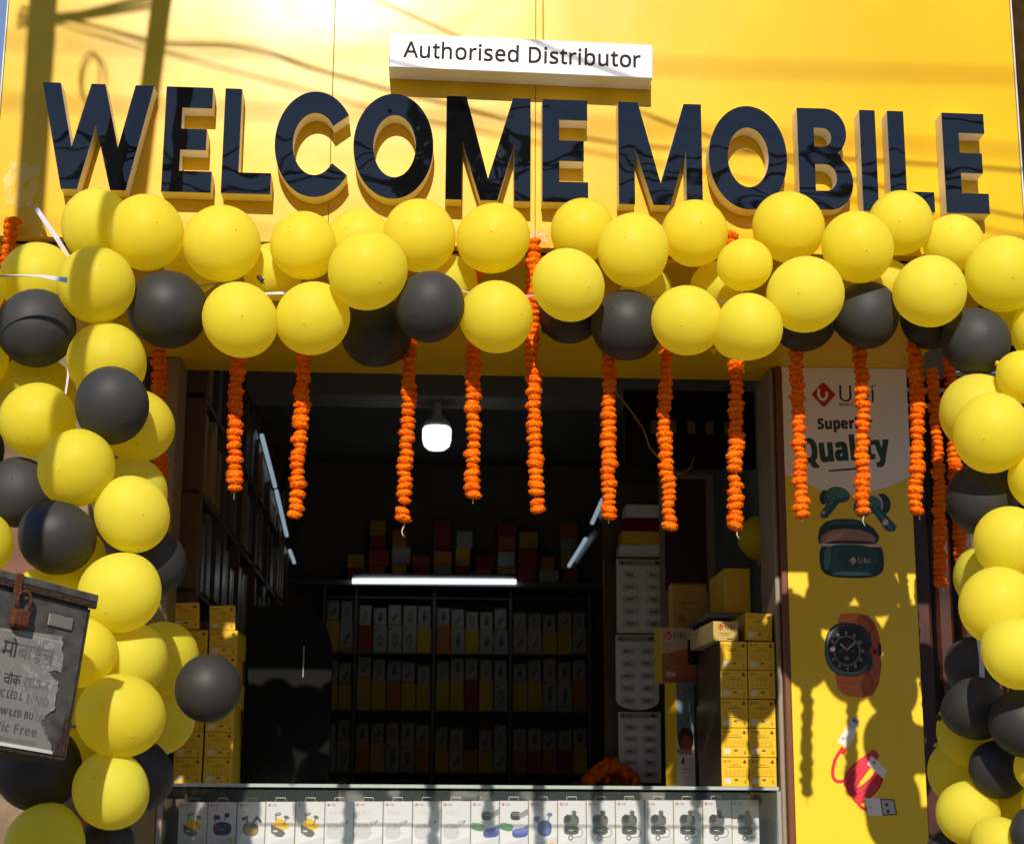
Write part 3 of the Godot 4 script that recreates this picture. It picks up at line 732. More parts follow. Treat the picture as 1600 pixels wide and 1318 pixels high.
# ---------------------------------------------------------------- the building
func building() -> void:
	var b := thing("shop_building", "shop building with deep yellow canopy and open front", "building")
	part("soffit", box(Vector3(-1.235, 3.12, -1.41), Vector3(1.716, 3.133, -0.0615)), M.soffit, b)
	part("canopy_side", box(Vector3(-1.235, 3.134, -1.25), Vector3(-1.22, 4.43, -0.0615)), M.soffit, b)
	part("canopy_side", box(Vector3(1.701, 3.134, -1.25), Vector3(1.716, 4.43, -0.0615)), M.soffit, b)
	part("canopy_roof", box(Vector3(-1.235, 4.431, -1.3), Vector3(1.716, 4.46, -0.0615)), M.plinth, b)
	part("header_wall", box(Vector3(-1.5, 3.1335, -1.40), Vector3(1.9, 4.9, -1.2515)), M.inner, b)
	part("side_wall", box(Vector3(-1.05, 0.5, -6.4), Vector3(-0.93, 3.9, -1.4015)), M.inner, b)
	part("side_wall", box(Vector3(1.46, 0.5, -6.4), Vector3(1.58, 3.9, -1.4015)), M.inner, b)
	part("back_wall", box(Vector3(-1.05, 0.5, -6.52), Vector3(1.58, 3.9, -6.4015)), M.inner, b)
	part("ceiling", box(Vector3(-0.9295, 3.78, -6.4), Vector3(1.4595, 3.9, -1.4015)), M.ceiling, b)
	part("roof_slab", box(Vector3(-1.5, 4.9015, -6.6), Vector3(1.9, 5.05, -1.2)), M.plinth, b)
	part("beam", box(Vector3(-0.929, 3.425, -3.25), Vector3(1.459, 3.7795, -3.0), 0.004), M.ceiling, b)
	part("floor", box(Vector3(-0.9295, 0.40, -6.4), Vector3(1.45, 0.55, -1.2)), M.dark_floor, b)
	# pillar and jambs of the opening
	part("pillar", box(Vector3(-1.62, 0.0, -1.40), Vector3(-0.965, 3.119, -1.235), 0.004), M.beige, b)
	part("door_jamb", box(Vector3(-0.9635, 0.4, -1.42), Vector3(-0.88, 3.119, -1.225), 0.004), M.ochre, b)
	part("door_jamb", box(Vector3(1.216, 0.4, -1.47), Vector3(1.232, 3.119, -1.225), 0.004), M.cream, b)
	part("door_trim", box(Vector3(1.233, 0.4, -1.30), Vector3(1.2545, 3.119, -1.198), 0.003), M.brown, b)
	part("pillar", box(Vector3(1.2555, 0.0, -1.45), Vector3(1.712, 3.119, -1.23)), M.beige, b)
	for i in 4:
		var x := -1.005 + i * 0.011
		part("wall_cable", tube([Vector3(x, 3.10, -1.222), Vector3(x + 0.006 * sin(i * 3.0), 2.8, -1.22), Vector3(x - 0.01, 2.5, -1.222), Vector3(x, 2.2, -1.224)], 0.0035, 6), M.wire, b)
	part("meter_panel", box(Vector3(-1.52, 1.9, -1.2345), Vector3(-1.30, 2.62, -1.20), 0.004), M.brown, b)
	# street in front, step up to the shop
	tag(part("street", sheet_floor(-90, 90, -60, 90, 0.0), M.street, self), "", "", "", "structure")
	tag(part("shop_step", box(Vector3(-1.6, 0.0, -1.2), Vector3(1.9, 0.40, -0.25), 0.01), M.plinth, self), "grey cement step in front of the shop", "step")
	# the neighbour on the right: wall above with shade put into its dark brown, folding shutter below
	var n := thing("neighbour_building", "neighbouring building with a wall coloured dark brown for shade and a dark red shutter", "building", Vector3(1.72, 0, -1.3))
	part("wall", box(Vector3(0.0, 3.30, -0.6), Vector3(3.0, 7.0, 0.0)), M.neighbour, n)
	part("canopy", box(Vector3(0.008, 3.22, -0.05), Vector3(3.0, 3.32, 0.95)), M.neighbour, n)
	part("back_wall", box(Vector3(0.0, 0.0, -0.75), Vector3(3.0, 3.30, -0.65)), M.shutter, n)
	for i in 9:
		var x := 0.02 + i * 0.085
		part("shutter_slat", box(Vector3(x, 0.0, -0.10 - 0.02 * (i % 2)), Vector3(x + 0.062, 3.0, -0.04 - 0.02 * (i % 2)), 0.012), M.shutter, n)
	for i in 3:
		part("grille_bar", box(Vector3(0.0, 3.02 + i * 0.062, -0.09), Vector3(1.2, 3.034 + i * 0.062, -0.075), 0.002), M.white_bar, n)
	part("hinge", box(Vector3(0.006, 2.24, -0.03), Vector3(0.02, 2.30, -0.018), 0.003), M.white_bar, n)
	part("hinge", box(Vector3(0.006, 1.80, -0.03), Vector3(0.02, 1.86, -0.018), 0.003), M.white_bar, n)
	part("pink_strip", tube([Vector3(0.30, 3.0, 0.0), Vector3(0.305, 2.7, 0.005), Vector3(0.30, 2.4, 0.0)], 0.008, 6), M.white_bar, n)

func sheet_floor(x0: float, x1: float, z0: float, z1: float, y: float) -> ArrayMesh:
	var st := st_new()
	quad(st, Vector3(x0, y, z1), Vector3(x1, y, z1), Vector3(x1, y, z0), Vector3(x0, y, z0))
	return done(st)

# ---------------------------------------------------------------- the tall poster
func poster() -> void:
	var Y := Color(0.93, 0.78, 0.17); var TEAL := Color(0.07, 0.20, 0.20); var TEAL2 := Color(0.13, 0.33, 0.33); var TEAL3 := Color(0.24, 0.47, 0.46); var PALE := Color(0.90, 0.72, 0.66)
	var DARK := Color(0.09, 0.10, 0.10); var RED := Color(0.72, 0.07, 0.10); var W := Color(0.93, 0.89, 0.85)
	var p := Print.new(452, 1900, 2.0, Y)
	var top := [Vector2(0, 0), Vector2(452, 0), Vector2(452, 392)]
	for i in range(0, 21): top.append(Vector2(452 - 452 * i / 20.0, 392 + 68 * sin(PI * i / 20.0)))
	p.poly(top, W)
	p.logo(105, 56, 87, RED, DARK, W)
	p.im.fill_rect(Rect2i(400, 100, 300, 170), W)
	p.text("U&i", 206, 62, 330, 124, Color(0.12, 0.11, 0.11))
	p.oval(336, 60, 3, 3, DARK)
	p.text("BORN TO LEAD", 205, 130, 300, 140, DARK, true)
	for k in 4: p.text("Superior", 124 + (k % 2) * 2.0, 184 + (k / 2) * 2.0, 320 + (k % 2) * 2.0, 238 + (k / 2) * 2.0, Color(0.15, 0.14, 0.11), true, -0.035)
	for k in 9: p.text("Quality", 60 + (k % 3) * 3.0, 256 + (k / 3) * 2.0, 378 + (k % 3) * 3.0, 376 + (k / 3) * 2.0, Color(0.09, 0.24, 0.15), true, -0.07)
	p.poly([Vector2(157, 374), Vector2(290, 360), Vector2(288, 368), Vector2(157, 380)], Color(0.10, 0.25, 0.16))
	# two earbuds
	p.oval(138, 472, 17, 26, TEAL, 0.2); p.oval(152, 470, 16, 24, TEAL2, 0.2)
	p.oval(188, 462, 42, 28, TEAL2, 0.15); p.oval(192, 456, 34, 18, TEAL3, 0.15); p.oval(168, 470, 20, 22, Color(0.30, 0.42, 0.40), 0.2)
	p.poly([Vector2(168, 462), Vector2(200, 480), Vector2(146, 545), Vector2(132, 548), Vector2(120, 540), Vector2(124, 526)], TEAL2)
	p.poly([Vector2(172, 468), Vector2(180, 472), Vector2(136, 534), Vector2(128, 532)], TEAL3)
	p.oval(133, 527, 5, 5, PALE)
	p.oval(345, 492, 29, 37, TEAL, -0.1); p.oval(326, 492, 20, 34, PALE, -0.1); p.oval(306, 496, 36, 32, TEAL3, 0.0)
	p.oval(272, 508, 32, 34, TEAL2); p.oval(266, 498, 18, 18, TEAL3)
	p.poly([Vector2(296, 500), Vector2(330, 500), Vector2(392, 572), Vector2(384, 588), Vector2(366, 592), Vector2(350, 584)], TEAL2)
	p.poly([Vector2(310, 504), Vector2(318, 502), Vector2(378, 580), Vector2(368, 584)], TEAL3)
	p.oval(352, 558, 10, 12, PALE, 0.7)
	# their case, open
	var lid := [Vector2(112, 640), Vector2(110, 612), Vector2(118, 580), Vector2(140, 558), Vector2(180, 548), Vector2(240, 548), Vector2(280, 558), Vector2(310, 580), Vector2(328, 606), Vector2(326, 622), Vector2(312, 636), Vector2(290, 642)]
	p.poly(lid, TEAL)
	p.poly([Vector2(150, 562), Vector2(185, 553), Vector2(240, 553), Vector2(270, 560), Vector2(268, 568), Vector2(150, 570)], TEAL2)
	p.poly([Vector2(118, 638), Vector2(122, 612), Vector2(150, 590), Vector2(200, 582), Vector2(260, 586), Vector2(300, 600), Vector2(318, 616), Vector2(306, 632), Vector2(286, 640)], Color(0.62, 0.46, 0.42))
	p.poly([Vector2(130, 636), Vector2(150, 604), Vector2(210, 594), Vector2(180, 620)], Color(0.74, 0.56, 0.52))
	p.oval(227, 690, 114, 66, TEAL, 0.0, 3.4)
	p.rect(113, 636, 340, 646, PALE)
	p.oval(220, 690, 92, 52, TEAL2, 0.0, 3.0); p.oval(250, 684, 70, 42, Color(0.11, 0.28, 0.28), 0.0, 3.0)
	p.oval(140, 690, 12, 40, TEAL3, 0.1); p.oval(226, 741, 70, 7, Color(0.35, 0.58, 0.60))
	p.logo(218, 682, 26, PALE, PALE, TEAL2)
	# watch with orange strap
	var OR := Color(0.82, 0.43, 0.22); var OR2 := Color(0.66, 0.31, 0.15); var OR3 := Color(0.92, 0.54, 0.30)
	p.poly([Vector2(168, 905), Vector2(180, 882), Vector2(240, 878), Vector2(275, 884), Vector2(300, 912), Vector2(314, 960), Vector2(316, 1060), Vector2(304, 1120), Vector2(282, 1160), Vector2(240, 1168), Vector2(180, 1160), Vector2(158, 1130), Vector2(152, 1080), Vector2(200, 1000)], OR)
	p.poly([Vector2(232, 900), Vector2(250, 882), Vector2(275, 886), Vector2(300, 914), Vector2(314, 962), Vector2(316, 1060), Vector2(304, 1120), Vector2(282, 1160), Vector2(250, 1166), Vector2(240, 1130), Vector2(262, 1060), Vector2(262, 960)], OR2)
	for i in 9:
		p.oval(268 + 22 * sin(i * 0.36), 894 + i * 8, 2.4, 3, DARK); p.oval(250 + 34 * sin(i * 0.33), 1158 - i * 9, 2.4, 3, DARK)
	p.stroke([Vector2(172, 905), Vector2(236, 898)], 3, OR3); p.stroke([Vector2(162, 1124), Vector2(240, 1132)], 3, OR3); p.stroke([Vector2(180, 890), Vector2(242, 886)], 2, OR3)
	p.rect(306, 982, 318, 1024, DARK)
	p.oval(203, 1004, 83, 92, Color(0.10, 0.13, 0.14), 0.05, 2.5)
	p.oval(202, 1006, 78, 87, Color(0.36, 0.42, 0.44), 0.05, 2.4); p.oval(206, 1001, 74, 80, Color(0.10, 0.12, 0.13), 0.05, 2.3)
	p.poly([Vector2(258, 930), Vector2(282, 950), Vector2(286, 1060), Vector2(262, 1086), Vector2(272, 1010)], Color(0.14, 0.17, 0.18))
	p.oval(288, 1008, 11, 14, RED); p.oval(296, 1010, 6, 10, DARK)
	p.oval(197, 1006, 66, 72, Color(0.05, 0.05, 0.055)); p.oval(197, 1008, 47, 51, Color(0.75, 0.75, 0.74)); p.oval(197, 1008, 45, 49, Color(0.05, 0.05, 0.055))
	for i in 12:
		var a := TAU * i / 12
		var c := Vector2(197 + 56 * cos(a), 1008 + 61 * sin(a))
		p.rect(c.x - 4, c.y - 5, c.x + 4, c.y + 5, Color(0.66, 0.66, 0.65)); p.rect(c.x - 1.5, c.y - 3, c.x + 2, c.y + 2, Color(0.08, 0.08, 0.08))
	for i in 60:
		var a := TAU * i / 60
		p.rect(197 + 42 * cos(a) - 0.7, 1008 + 46 * sin(a) - 0.7, 197 + 42 * cos(a) + 0.8, 1008 + 46 * sin(a) + 0.8, Color(0.6, 0.6, 0.6))
	p.stroke([Vector2(197, 1006), Vector2(175, 984)], 5, Color(0.7, 0.7, 0.68)); p.stroke([Vector2(197, 1006), Vector2(228, 978)], 5, Color(0.7, 0.7, 0.68)); p.stroke([Vector2(197, 990), Vector2(195, 1032)], 1.6, RED)
	p.oval(197, 1006, 4, 4, RED); p.oval(177, 1008, 7, 7, Color(0.25, 0.24, 0.24)); p.oval(219, 1010, 7, 7, Color(0.3, 0.2, 0.2)); p.oval(195, 1034, 9, 7, Color(0.45, 0.44, 0.43))
	p.oval(148, 1003, 9, 8, Color(0.95, 0.95, 0.95))
	# red charging cable
	var CR := Color(0.88, 0.15, 0.22); var CR2 := Color(0.72, 0.08, 0.15); var CR3 := Color(0.96, 0.36, 0.40)
	p.curve([Vector2(168, 1338), Vector2(140, 1382), Vector2(132, 1430), Vector2(150, 1450), Vector2(190, 1440), Vector2(220, 1420), Vector2(250, 1380), Vector2(285, 1348)], 11, CR)
	for i in 7:
		var o := i * 8.0
		p.curve([Vector2(276 + o * 0.35, 1345 + o * 0.3), Vector2(200 + o * 0.5, 1400 + o * 0.9), Vector2(172 + o * 0.6, 1455 + o), Vector2(205 + o * 0.5, 1478 + o * 0.8), Vector2(262 + o * 0.5, 1442 + o * 0.6), Vector2(296 + o * 0.3, 1392 + o * 0.4)], 9, CR if i % 2 else CR2)
		p.curve([Vector2(277 + o * 0.35, 1343 + o * 0.3), Vector2(201 + o * 0.5, 1398 + o * 0.9), Vector2(173 + o * 0.6, 1453 + o), Vector2(206 + o * 0.5, 1475 + o * 0.8), Vector2(263 + o * 0.5, 1439 + o * 0.6)], 2.0, CR3)
	p.curve([Vector2(215, 1520), Vector2(228, 1536), Vector2(246, 1540)], 12, CR)
	p.poly([Vector2(152, 1318), Vector2(188, 1262), Vector2(220, 1282), Vector2(190, 1338)], W); p.poly([Vector2(190, 1260), Vector2(207, 1232), Vector2(232, 1246), Vector2(214, 1280)], Color(0.80, 0.81, 0.82))
	p.poly([Vector2(208, 1234), Vector2(232, 1246), Vector2(225, 1258), Vector2(206, 1250)], Color(0.45, 0.46, 0.48))
	p.oval(172, 1306, 5, 5, Color(0.6, 0.6, 0.6)); p.poly([Vector2(164, 1332), Vector2(184, 1342), Vector2(176, 1362), Vector2(160, 1356)], CR)
	p.poly([Vector2(268, 1362), Vector2(320, 1412), Vector2(306, 1440), Vector2(252, 1390)], W); p.oval(276, 1386, 6, 7, Color(0.6, 0.6, 0.62))
	p.poly([Vector2(238, 1504), Vector2(292, 1504), Vector2(300, 1562), Vector2(250, 1562)], W); p.poly([Vector2(292, 1506), Vector2(340, 1508), Vector2(348, 1558), Vector2(300, 1562)], Color(0.72, 0.71, 0.68))
	p.stroke([Vector2(293, 1506), Vector2(300, 1560), Vector2(346, 1556), Vector2(338, 1509), Vector2(293, 1507)], 4, Color(0.22, 0.22, 0.2))
	p.rect(308, 1520, 318, 1530, DARK); p.rect(312, 1542, 322, 1552, DARK); p.oval(258, 1536, 6, 6, Color(0.8, 0.8, 0.8))
	var t := thing("advertising_panel", "tall yellow and white poster of earbuds, watch and red cable on the pillar", "poster", Vector3(1.256, 1.22, -1.229))
	part("board", box(Vector3(0, 0, 0), Vector3(0.452, 1.899, 0.028), 0.001), M.yellow_box, t)
	part("print", sheet(Vector2(0.0005, 0.0005), Vector2(0.4515, 1.8985), 0.0286), printed(p.finish(), 0.38), t)

# ---------------------------------------------------------------- goods
func retail_box(called: String, label: String, group: String, lo: Vector3, hi: Vector3, side: Material, front: Material, turn := 0.0) -> Node3D:
	var c := Vector3((lo.x + hi.x) / 2.0, lo.y, hi.z)
	var t := thing(called, label, "box", c, group)
	t.rotation.y = turn
	part("carton", box(Vector3(lo.x - c.x, 0, lo.z - c.z), Vector3(hi.x - c.x, hi.y - lo.y, 0), 0.0012), side, t)
	if front: part("printed_front", sheet(Vector2(lo.x - c.x + 0.0008, 0.0008), Vector2(hi.x - c.x - 0.0008, hi.y - lo.y - 0.0008), 0.0008), front, t)
	return t

func bud_print(kind: int) -> Material:
	var W := Color(0.84, 0.845, 0.86); var RED := Color(0.70, 0.10, 0.18); var D := Color(0.35, 0.35, 0.37)
	var p := Print.new(100, 175, 2.56, W)
	p.poly([Vector2(0, 150), Vector2(100, 120), Vector2(100, 175), Vector2(0, 175)], Color(0.78, 0.79, 0.815))
	p.logo(6, 6, 11, RED, D, W)
	p.rect(0, 0, 1.2, 175, Color(0.62, 0.58, 0.15) if kind in [0, 2, 5, 6] else Color(0.45, 0.6, 0.58))
	var K := Color(0.17, 0.17, 0.16); var G := Color(0.38, 0.38, 0.35); var Yl := Color(0.93, 0.73, 0.06)
	match kind:
		0:
			p.poly([Vector2(18, 78), Vector2(62, 100), Vector2(70, 112), Vector2(58, 124), Vector2(40, 122), Vector2(20, 108)], G)
			p.poly([Vector2(20, 80), Vector2(34, 70), Vector2(40, 58), Vector2(56, 60), Vector2(64, 70), Vector2(82, 78), Vector2(80, 92), Vector2(62, 100)], Yl)
			p.stroke([Vector2(36, 66), Vector2(34, 44)], 4, G); p.oval(42, 43, 11, 6, G, -0.2); p.oval(42, 42, 6, 3, Color(0.7, 0.7, 0.7))
			p.stroke([Vector2(62, 82), Vector2(70, 60)], 4, G); p.oval(72, 54, 10, 6, G, 0.3); p.rect(28, 100, 42, 106, W)
		1:
			p.oval(52, 94, 32, 24, Color(0.16, 0.19, 0.30), 0.0, 2.8); p.oval(52, 88, 26, 12, Color(0.22, 0.26, 0.38), 0.0, 2.6)
			p.oval(32, 54, 13, 9, K, 0.1); p.stroke([Vector2(24, 58), Vector2(28, 70)], 4, K); p.oval(68, 46, 9, 9, K); p.stroke([Vector2(66, 46), Vector2(60, 66)], 4, K); p.rect(46, 96, 62, 98, W)
			p.poly([Vector2(78, 130), Vector2(84, 124), Vector2(90, 130), Vector2(88, 142), Vector2(78, 142)], Yl)
		2:
			p.oval(50, 96, 29, 24, Color(0.35, 0.29, 0.06), 0.1, 2.4); p.oval(54, 100, 22, 17, Color(0.62, 0.50, 0.08)); p.oval(50, 84, 24, 8, Color(0.16, 0.14, 0.08), 0.1)
			p.poly([Vector2(16, 58), Vector2(40, 44), Vector2(40, 76), Vector2(34, 76), Vector2(32, 62), Vector2(20, 66)], K); p.poly([Vector2(52, 74), Vector2(72, 46), Vector2(90, 68), Vector2(84, 76), Vector2(74, 60), Vector2(58, 76)], K)
		3:
			var w2 := Color(0.66, 0.67, 0.70); var w3 := Color(0.76, 0.77, 0.79)
			p.text("TWS", 12, 32, 60, 46, Color(0.77, 0.77, 0.79), true)
			p.oval(34, 104, 26, 26, w2, 0.0, 2.8); p.oval(34, 108, 24, 21, w3, 0.0, 2.8); p.oval(36, 86, 18, 9, Color(0.68, 0.69, 0.71)); p.oval(30, 82, 9, 7, w3)
			p.stroke([Vector2(58, 86), Vector2(84, 66)], 8, w2); p.oval(64, 74, 11, 8, w3, -0.6); p.rect(74, 68, 84, 72, Color(0.5, 0.5, 0.52)); p.rect(50, 108, 68, 110, w2)
		4:
			p.oval(56, 50, 18, 15, K, 0.0, 3.0); p.oval(56, 44, 15, 7, G); p.poly([Vector2(66, 44), Vector2(100, 24), Vector2(100, 46), Vector2(72, 60)], Color(0.55, 0.55, 0.58))
			p.oval(24, 88, 24, 13, Color(0.33, 0.52, 0.36), 0.2, 3.0); p.oval(22, 84, 20, 7, Color(0.44, 0.63, 0.46), 0.2)
			p.oval(72, 108, 28, 16, Color(0.28, 0.32, 0.62), -0.1, 3.0); p.oval(72, 102, 24, 8, Color(0.40, 0.44, 0.74), -0.1); p.poly([Vector2(80, 92), Vector2(100, 80), Vector2(100, 102)], Color(0.40, 0.44, 0.74))
		5:
			var b := Color(0.26, 0.33, 0.55); var b2 := Color(0.36, 0.43, 0.66)
			p.oval(56, 92, 25, 27, b, 0.0, 2.6); p.oval(60, 96, 17, 18, b2); p.oval(28, 60, 12, 10, b2); p.stroke([Vector2(30, 64), Vector2(38, 88)], 5, b); p.oval(74, 46, 10, 7, b2); p.stroke([Vector2(74, 48), Vector2(66, 74)], 4, b); p.rect(74, 140, 90, 150, Yl)
		6:
			p.oval(48, 66, 28, 19, Color(0.36, 0.37, 0.37), 0.0, 3.0); p.oval(36, 60, 12, 14, K); p.oval(58, 64, 12, 12, G); p.oval(58, 40, 9, 8, G); p.stroke([Vector2(60, 42), Vector2(68, 60)], 5, K)
			p.oval(48, 98, 27, 16, Color(0.30, 0.30, 0.30), 0.0, 3.2); p.oval(48, 94, 24, 9, Color(0.22, 0.22, 0.22), 0.0, 3.0)
			p.stroke([Vector2(20, 83), Vector2(40, 83)], 1.6, Color(0.4, 0.4, 0.7)); p.stroke([Vector2(40, 83), Vector2(58, 83)], 1.6, Color(0.2, 0.6, 0.55)); p.stroke([Vector2(58, 83), Vector2(78, 82)], 1.6, Color(0.75, 0.72, 0.25))
			p.rect(40, 98, 56, 101, Color(0.8, 0.8, 0.8)); p.curve([Vector2(74, 92), Vector2(88, 100), Vector2(84, 118), Vector2(66, 122), Vector2(56, 124)], 2.2, Color(0.25, 0.25, 0.25)); p.oval(46, 124, 9, 9, Color(0.2, 0.2, 0.2)); p.oval(46, 124, 5.5, 5.5, W)
	return printed(p.finish(), 0.35)

func counter() -> void:
	var t := thing("display_counter", "glass display counter across the shop opening with a row of earbud boxes", "counter", Vector3(0, 0, 0))
	part("top_glass", box(Vector3(-0.872, 1.640, -2.02), Vector3(1.205, 1.650, -1.215), 0.0015), M.glass, t)
	part("top_edge", box(Vector3(-0.872, 1.640, -1.2145), Vector3(1.205, 1.6515, -1.2105), 0.001), M.glass_rim, t)
	part("front_glass", box(Vector3(-0.86, 1.02, -1.226), Vector3(1.198, 1.632, -1.221)), M.glass, t)
	part("back_panel", box(Vector3(-0.86, 0.60, -2.01), Vector3(1.193, 1.635, -2.0)), M.shelf, t)
	part("base", box(Vector3(-0.872, 0.552, -1.99), Vector3(1.2, 1.0, -1.22), 0.003), M.cream, t)
	part("shelf", box(Vector3(-0.86, 1.415, -1.99), Vector3(1.205, 1.424, -1.2375)), M.glass_edge, t)
	part("end_post", box(Vector3(-0.8785, 0.6, -1.235), Vector3(-0.8605, 1.6385, -1.215), 0.002), M.cream, t)
	part("end_post", box(Vector3(1.1985, 0.6, -1.235), Vector3(1.213, 1.6385, -1.215), 0.002), M.alu, t)
	part("end_panel", box(Vector3(-0.872, 1.0015, -1.99), Vector3(-0.8645, 1.6385, -1.2365)), M.glass, t)
	part("end_panel", box(Vector3(1.2065, 1.0015, -1.99), Vector3(1.212, 1.6385, -1.2365)), M.glass, t)
	var kinds := [0, 1, 2, 0, 0, 3, 3, 3, 3, 3, 4, 4, 5, 6, 6, 6, 6, 6, 6, 6]
	var said := ["white earbud box picturing a grey case with yellow inside in the counter", "white earbud box picturing a navy oval case in the counter", "white earbud box picturing a dark yellow round case in the counter", "white earbud box picturing pale white earbuds in the counter",
		"white earbud box picturing black, green and blue cases in the counter", "white earbud box picturing a blue case in the counter", "white earbud box picturing a dark case with a looped cord"]
	var prints := []
	for k in 7: prints.append(bud_print(k))
	rng.seed = 19
	for i in 20:
		var h := 0.1648 + 0.018 * i / 19.0
		retail_box("earbud_box", said[kinds[i]], "earbud boxes in the counter" if kinds[i] in [0, 3, 4, 6] else "", Vector3(COUNTER_X[i] + 0.0009, 1.425, -1.475), Vector3(COUNTER_X[i + 1] - 0.0009, 1.425 + h, -1.42 + rng.randf_range(-0.003, 0.003)), M.card, prints[kinds[i]])
		var tab := tube([Vector3(COUNTER_X[i] + 0.032, 1.426 + h, -1.425), Vector3(COUNTER_X[i] + 0.034, 1.438 + h, -1.424), Vector3(COUNTER_X[i] + 0.066, 1.438 + h, -1.424), Vector3(COUNTER_X[i] + 0.068, 1.426 + h, -1.425)], 0.0012, 5)
		var last := get_child(get_child_count() - 1)
		var o := part("hang_tab", tab, M.card, last)
		o.position = -last.position

func yellow_print() -> Material:
	var p := Print.new(100, 100, 2.56, Color(0.86, 0.69, 0.05))
	var D := Color(0.24, 0.19, 0.05); var L := Color(0.55, 0.43, 0.06)
	p.logo(8, 8, 10, Color(0.62, 0.16, 0.06), D, Color(0.86, 0.69, 0.05))
	p.poly([Vector2(80, 16), Vector2(86, 6), Vector2(92, 16), Vector2(92, 20), Vector2(80, 20)], D)
	p.rect(38, 24, 62, 27, L); p.rect(26, 32, 76, 34, D)
	for j in 4:
		for i in 5: p.rect(12 + i * 16, 42 + j * 5, 12 + i * 16 + 6 + (i * 7 + j * 3) % 7, 43.4 + j * 5, L)
	p.rect(14, 64, 90, 65.2, D); p.rect(10, 72, 34, 90, Color(0.80, 0.78, 0.74)); p.rect(48, 75, 66, 81, D); p.rect(60, 76, 68, 80, Color(0.8, 0.78, 0.74)); p.rect(84, 80, 90, 92, L)
	return printed(p.finish(), 0.42)

func stacks() -> void:
	var yp := yellow_print()
	rng.seed = 23
	var ys := [1.652, 1.7505, 1.849, 1.9475, 2.046]
	for c in 2:
		for r in 5:
			var x: float = 1.016 + c * 0.0965 + 0.001 * r
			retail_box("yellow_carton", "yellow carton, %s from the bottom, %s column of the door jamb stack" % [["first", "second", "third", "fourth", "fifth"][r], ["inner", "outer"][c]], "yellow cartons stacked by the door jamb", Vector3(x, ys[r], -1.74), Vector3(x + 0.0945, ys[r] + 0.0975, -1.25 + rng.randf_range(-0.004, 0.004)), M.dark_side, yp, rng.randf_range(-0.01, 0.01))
	retail_box("yellow_carton", "yellow carton tilted on top of the stack by the door jamb", "", Vector3(1.112, 2.148, -1.65), Vector3(1.205, 2.243, -1.255), M.yellow_box, yp, 0.0).rotation.z = -0.03
	var g := Print.new(100, 80, 2.56, Color(0.72, 0.62, 0.36))
	g.logo(16, 10, 26, Color(0.66, 0.10, 0.12), Color(0.25, 0.2, 0.16), Color(0.72, 0.62, 0.36)); g.rect(22, 48, 70, 51, Color(0.4, 0.33, 0.15)); g.rect(30, 56, 64, 58, Color(0.4, 0.33, 0.15)); g.rect(55, 70, 80, 75, Color(0.25, 0.2, 0.12))
	retail_box("gold_carton", "pale gold carton with a red diamond logo on top of the yellow stack", "", Vector3(1.000, 2.146, -1.65), Vector3(1.088, 2.214, -1.26), M.gold_card, printed(g.finish(), 0.25), 0.05)
	retail_box("yellow_carton", "larger yellow carton set behind the top of the yellow stack", "", Vector3(1.11, 2.285, -1.95), Vector3(1.205, 2.45, -1.62), M.yellow_box, null, 0.0)
	tag(part("carton_shelf", box(Vector3(1.04, 2.262, -2.2), Vector3(1.215, 2.282, -1.6), 0.002), M.shelf, self), "small dark shelf behind the yellow stack by the jamb", "shelf")
	# left stack
	for c in 2:
		for r in 6:
			if c == 0 and r > 5: continue
			var x: float = -0.866 + c * 0.1045
			retail_box("yellow_carton", "yellow carton, %s from the bottom, %s column of the beige jamb stack" % [["first", "second", "third", "fourth", "fifth", "sixth"][r], ["outer", "inner"][c]], "yellow cartons stacked by the beige jamb", Vector3(x, 1.652 + r * 0.0885, -1.85), Vector3(x + 0.098, 1.652 + r * 0.0885 + 0.0875, -1.45 + rng.randf_range(-0.005, 0.005)), M.yellow_box, yp, rng.randf_range(-0.02, 0.02))
	var a := retail_box("yellow_carton", "yellow carton leaning at the top of the left stack", "", Vector3(-0.895, 2.184, -1.80), Vector3(-0.795, 2.275, -1.42), M.yellow_box, yp, 0.12)
	a.rotation.z = 0.05
	var b := retail_box("yellow_carton", "yellow carton at the stack's top with a patch of sun", "", Vector3(-0.765, 2.184, -1.82), Vector3(-0.675, 2.272, -1.47), M.yellow_box, yp, 0.1)
	b.rotation.z = 0.04

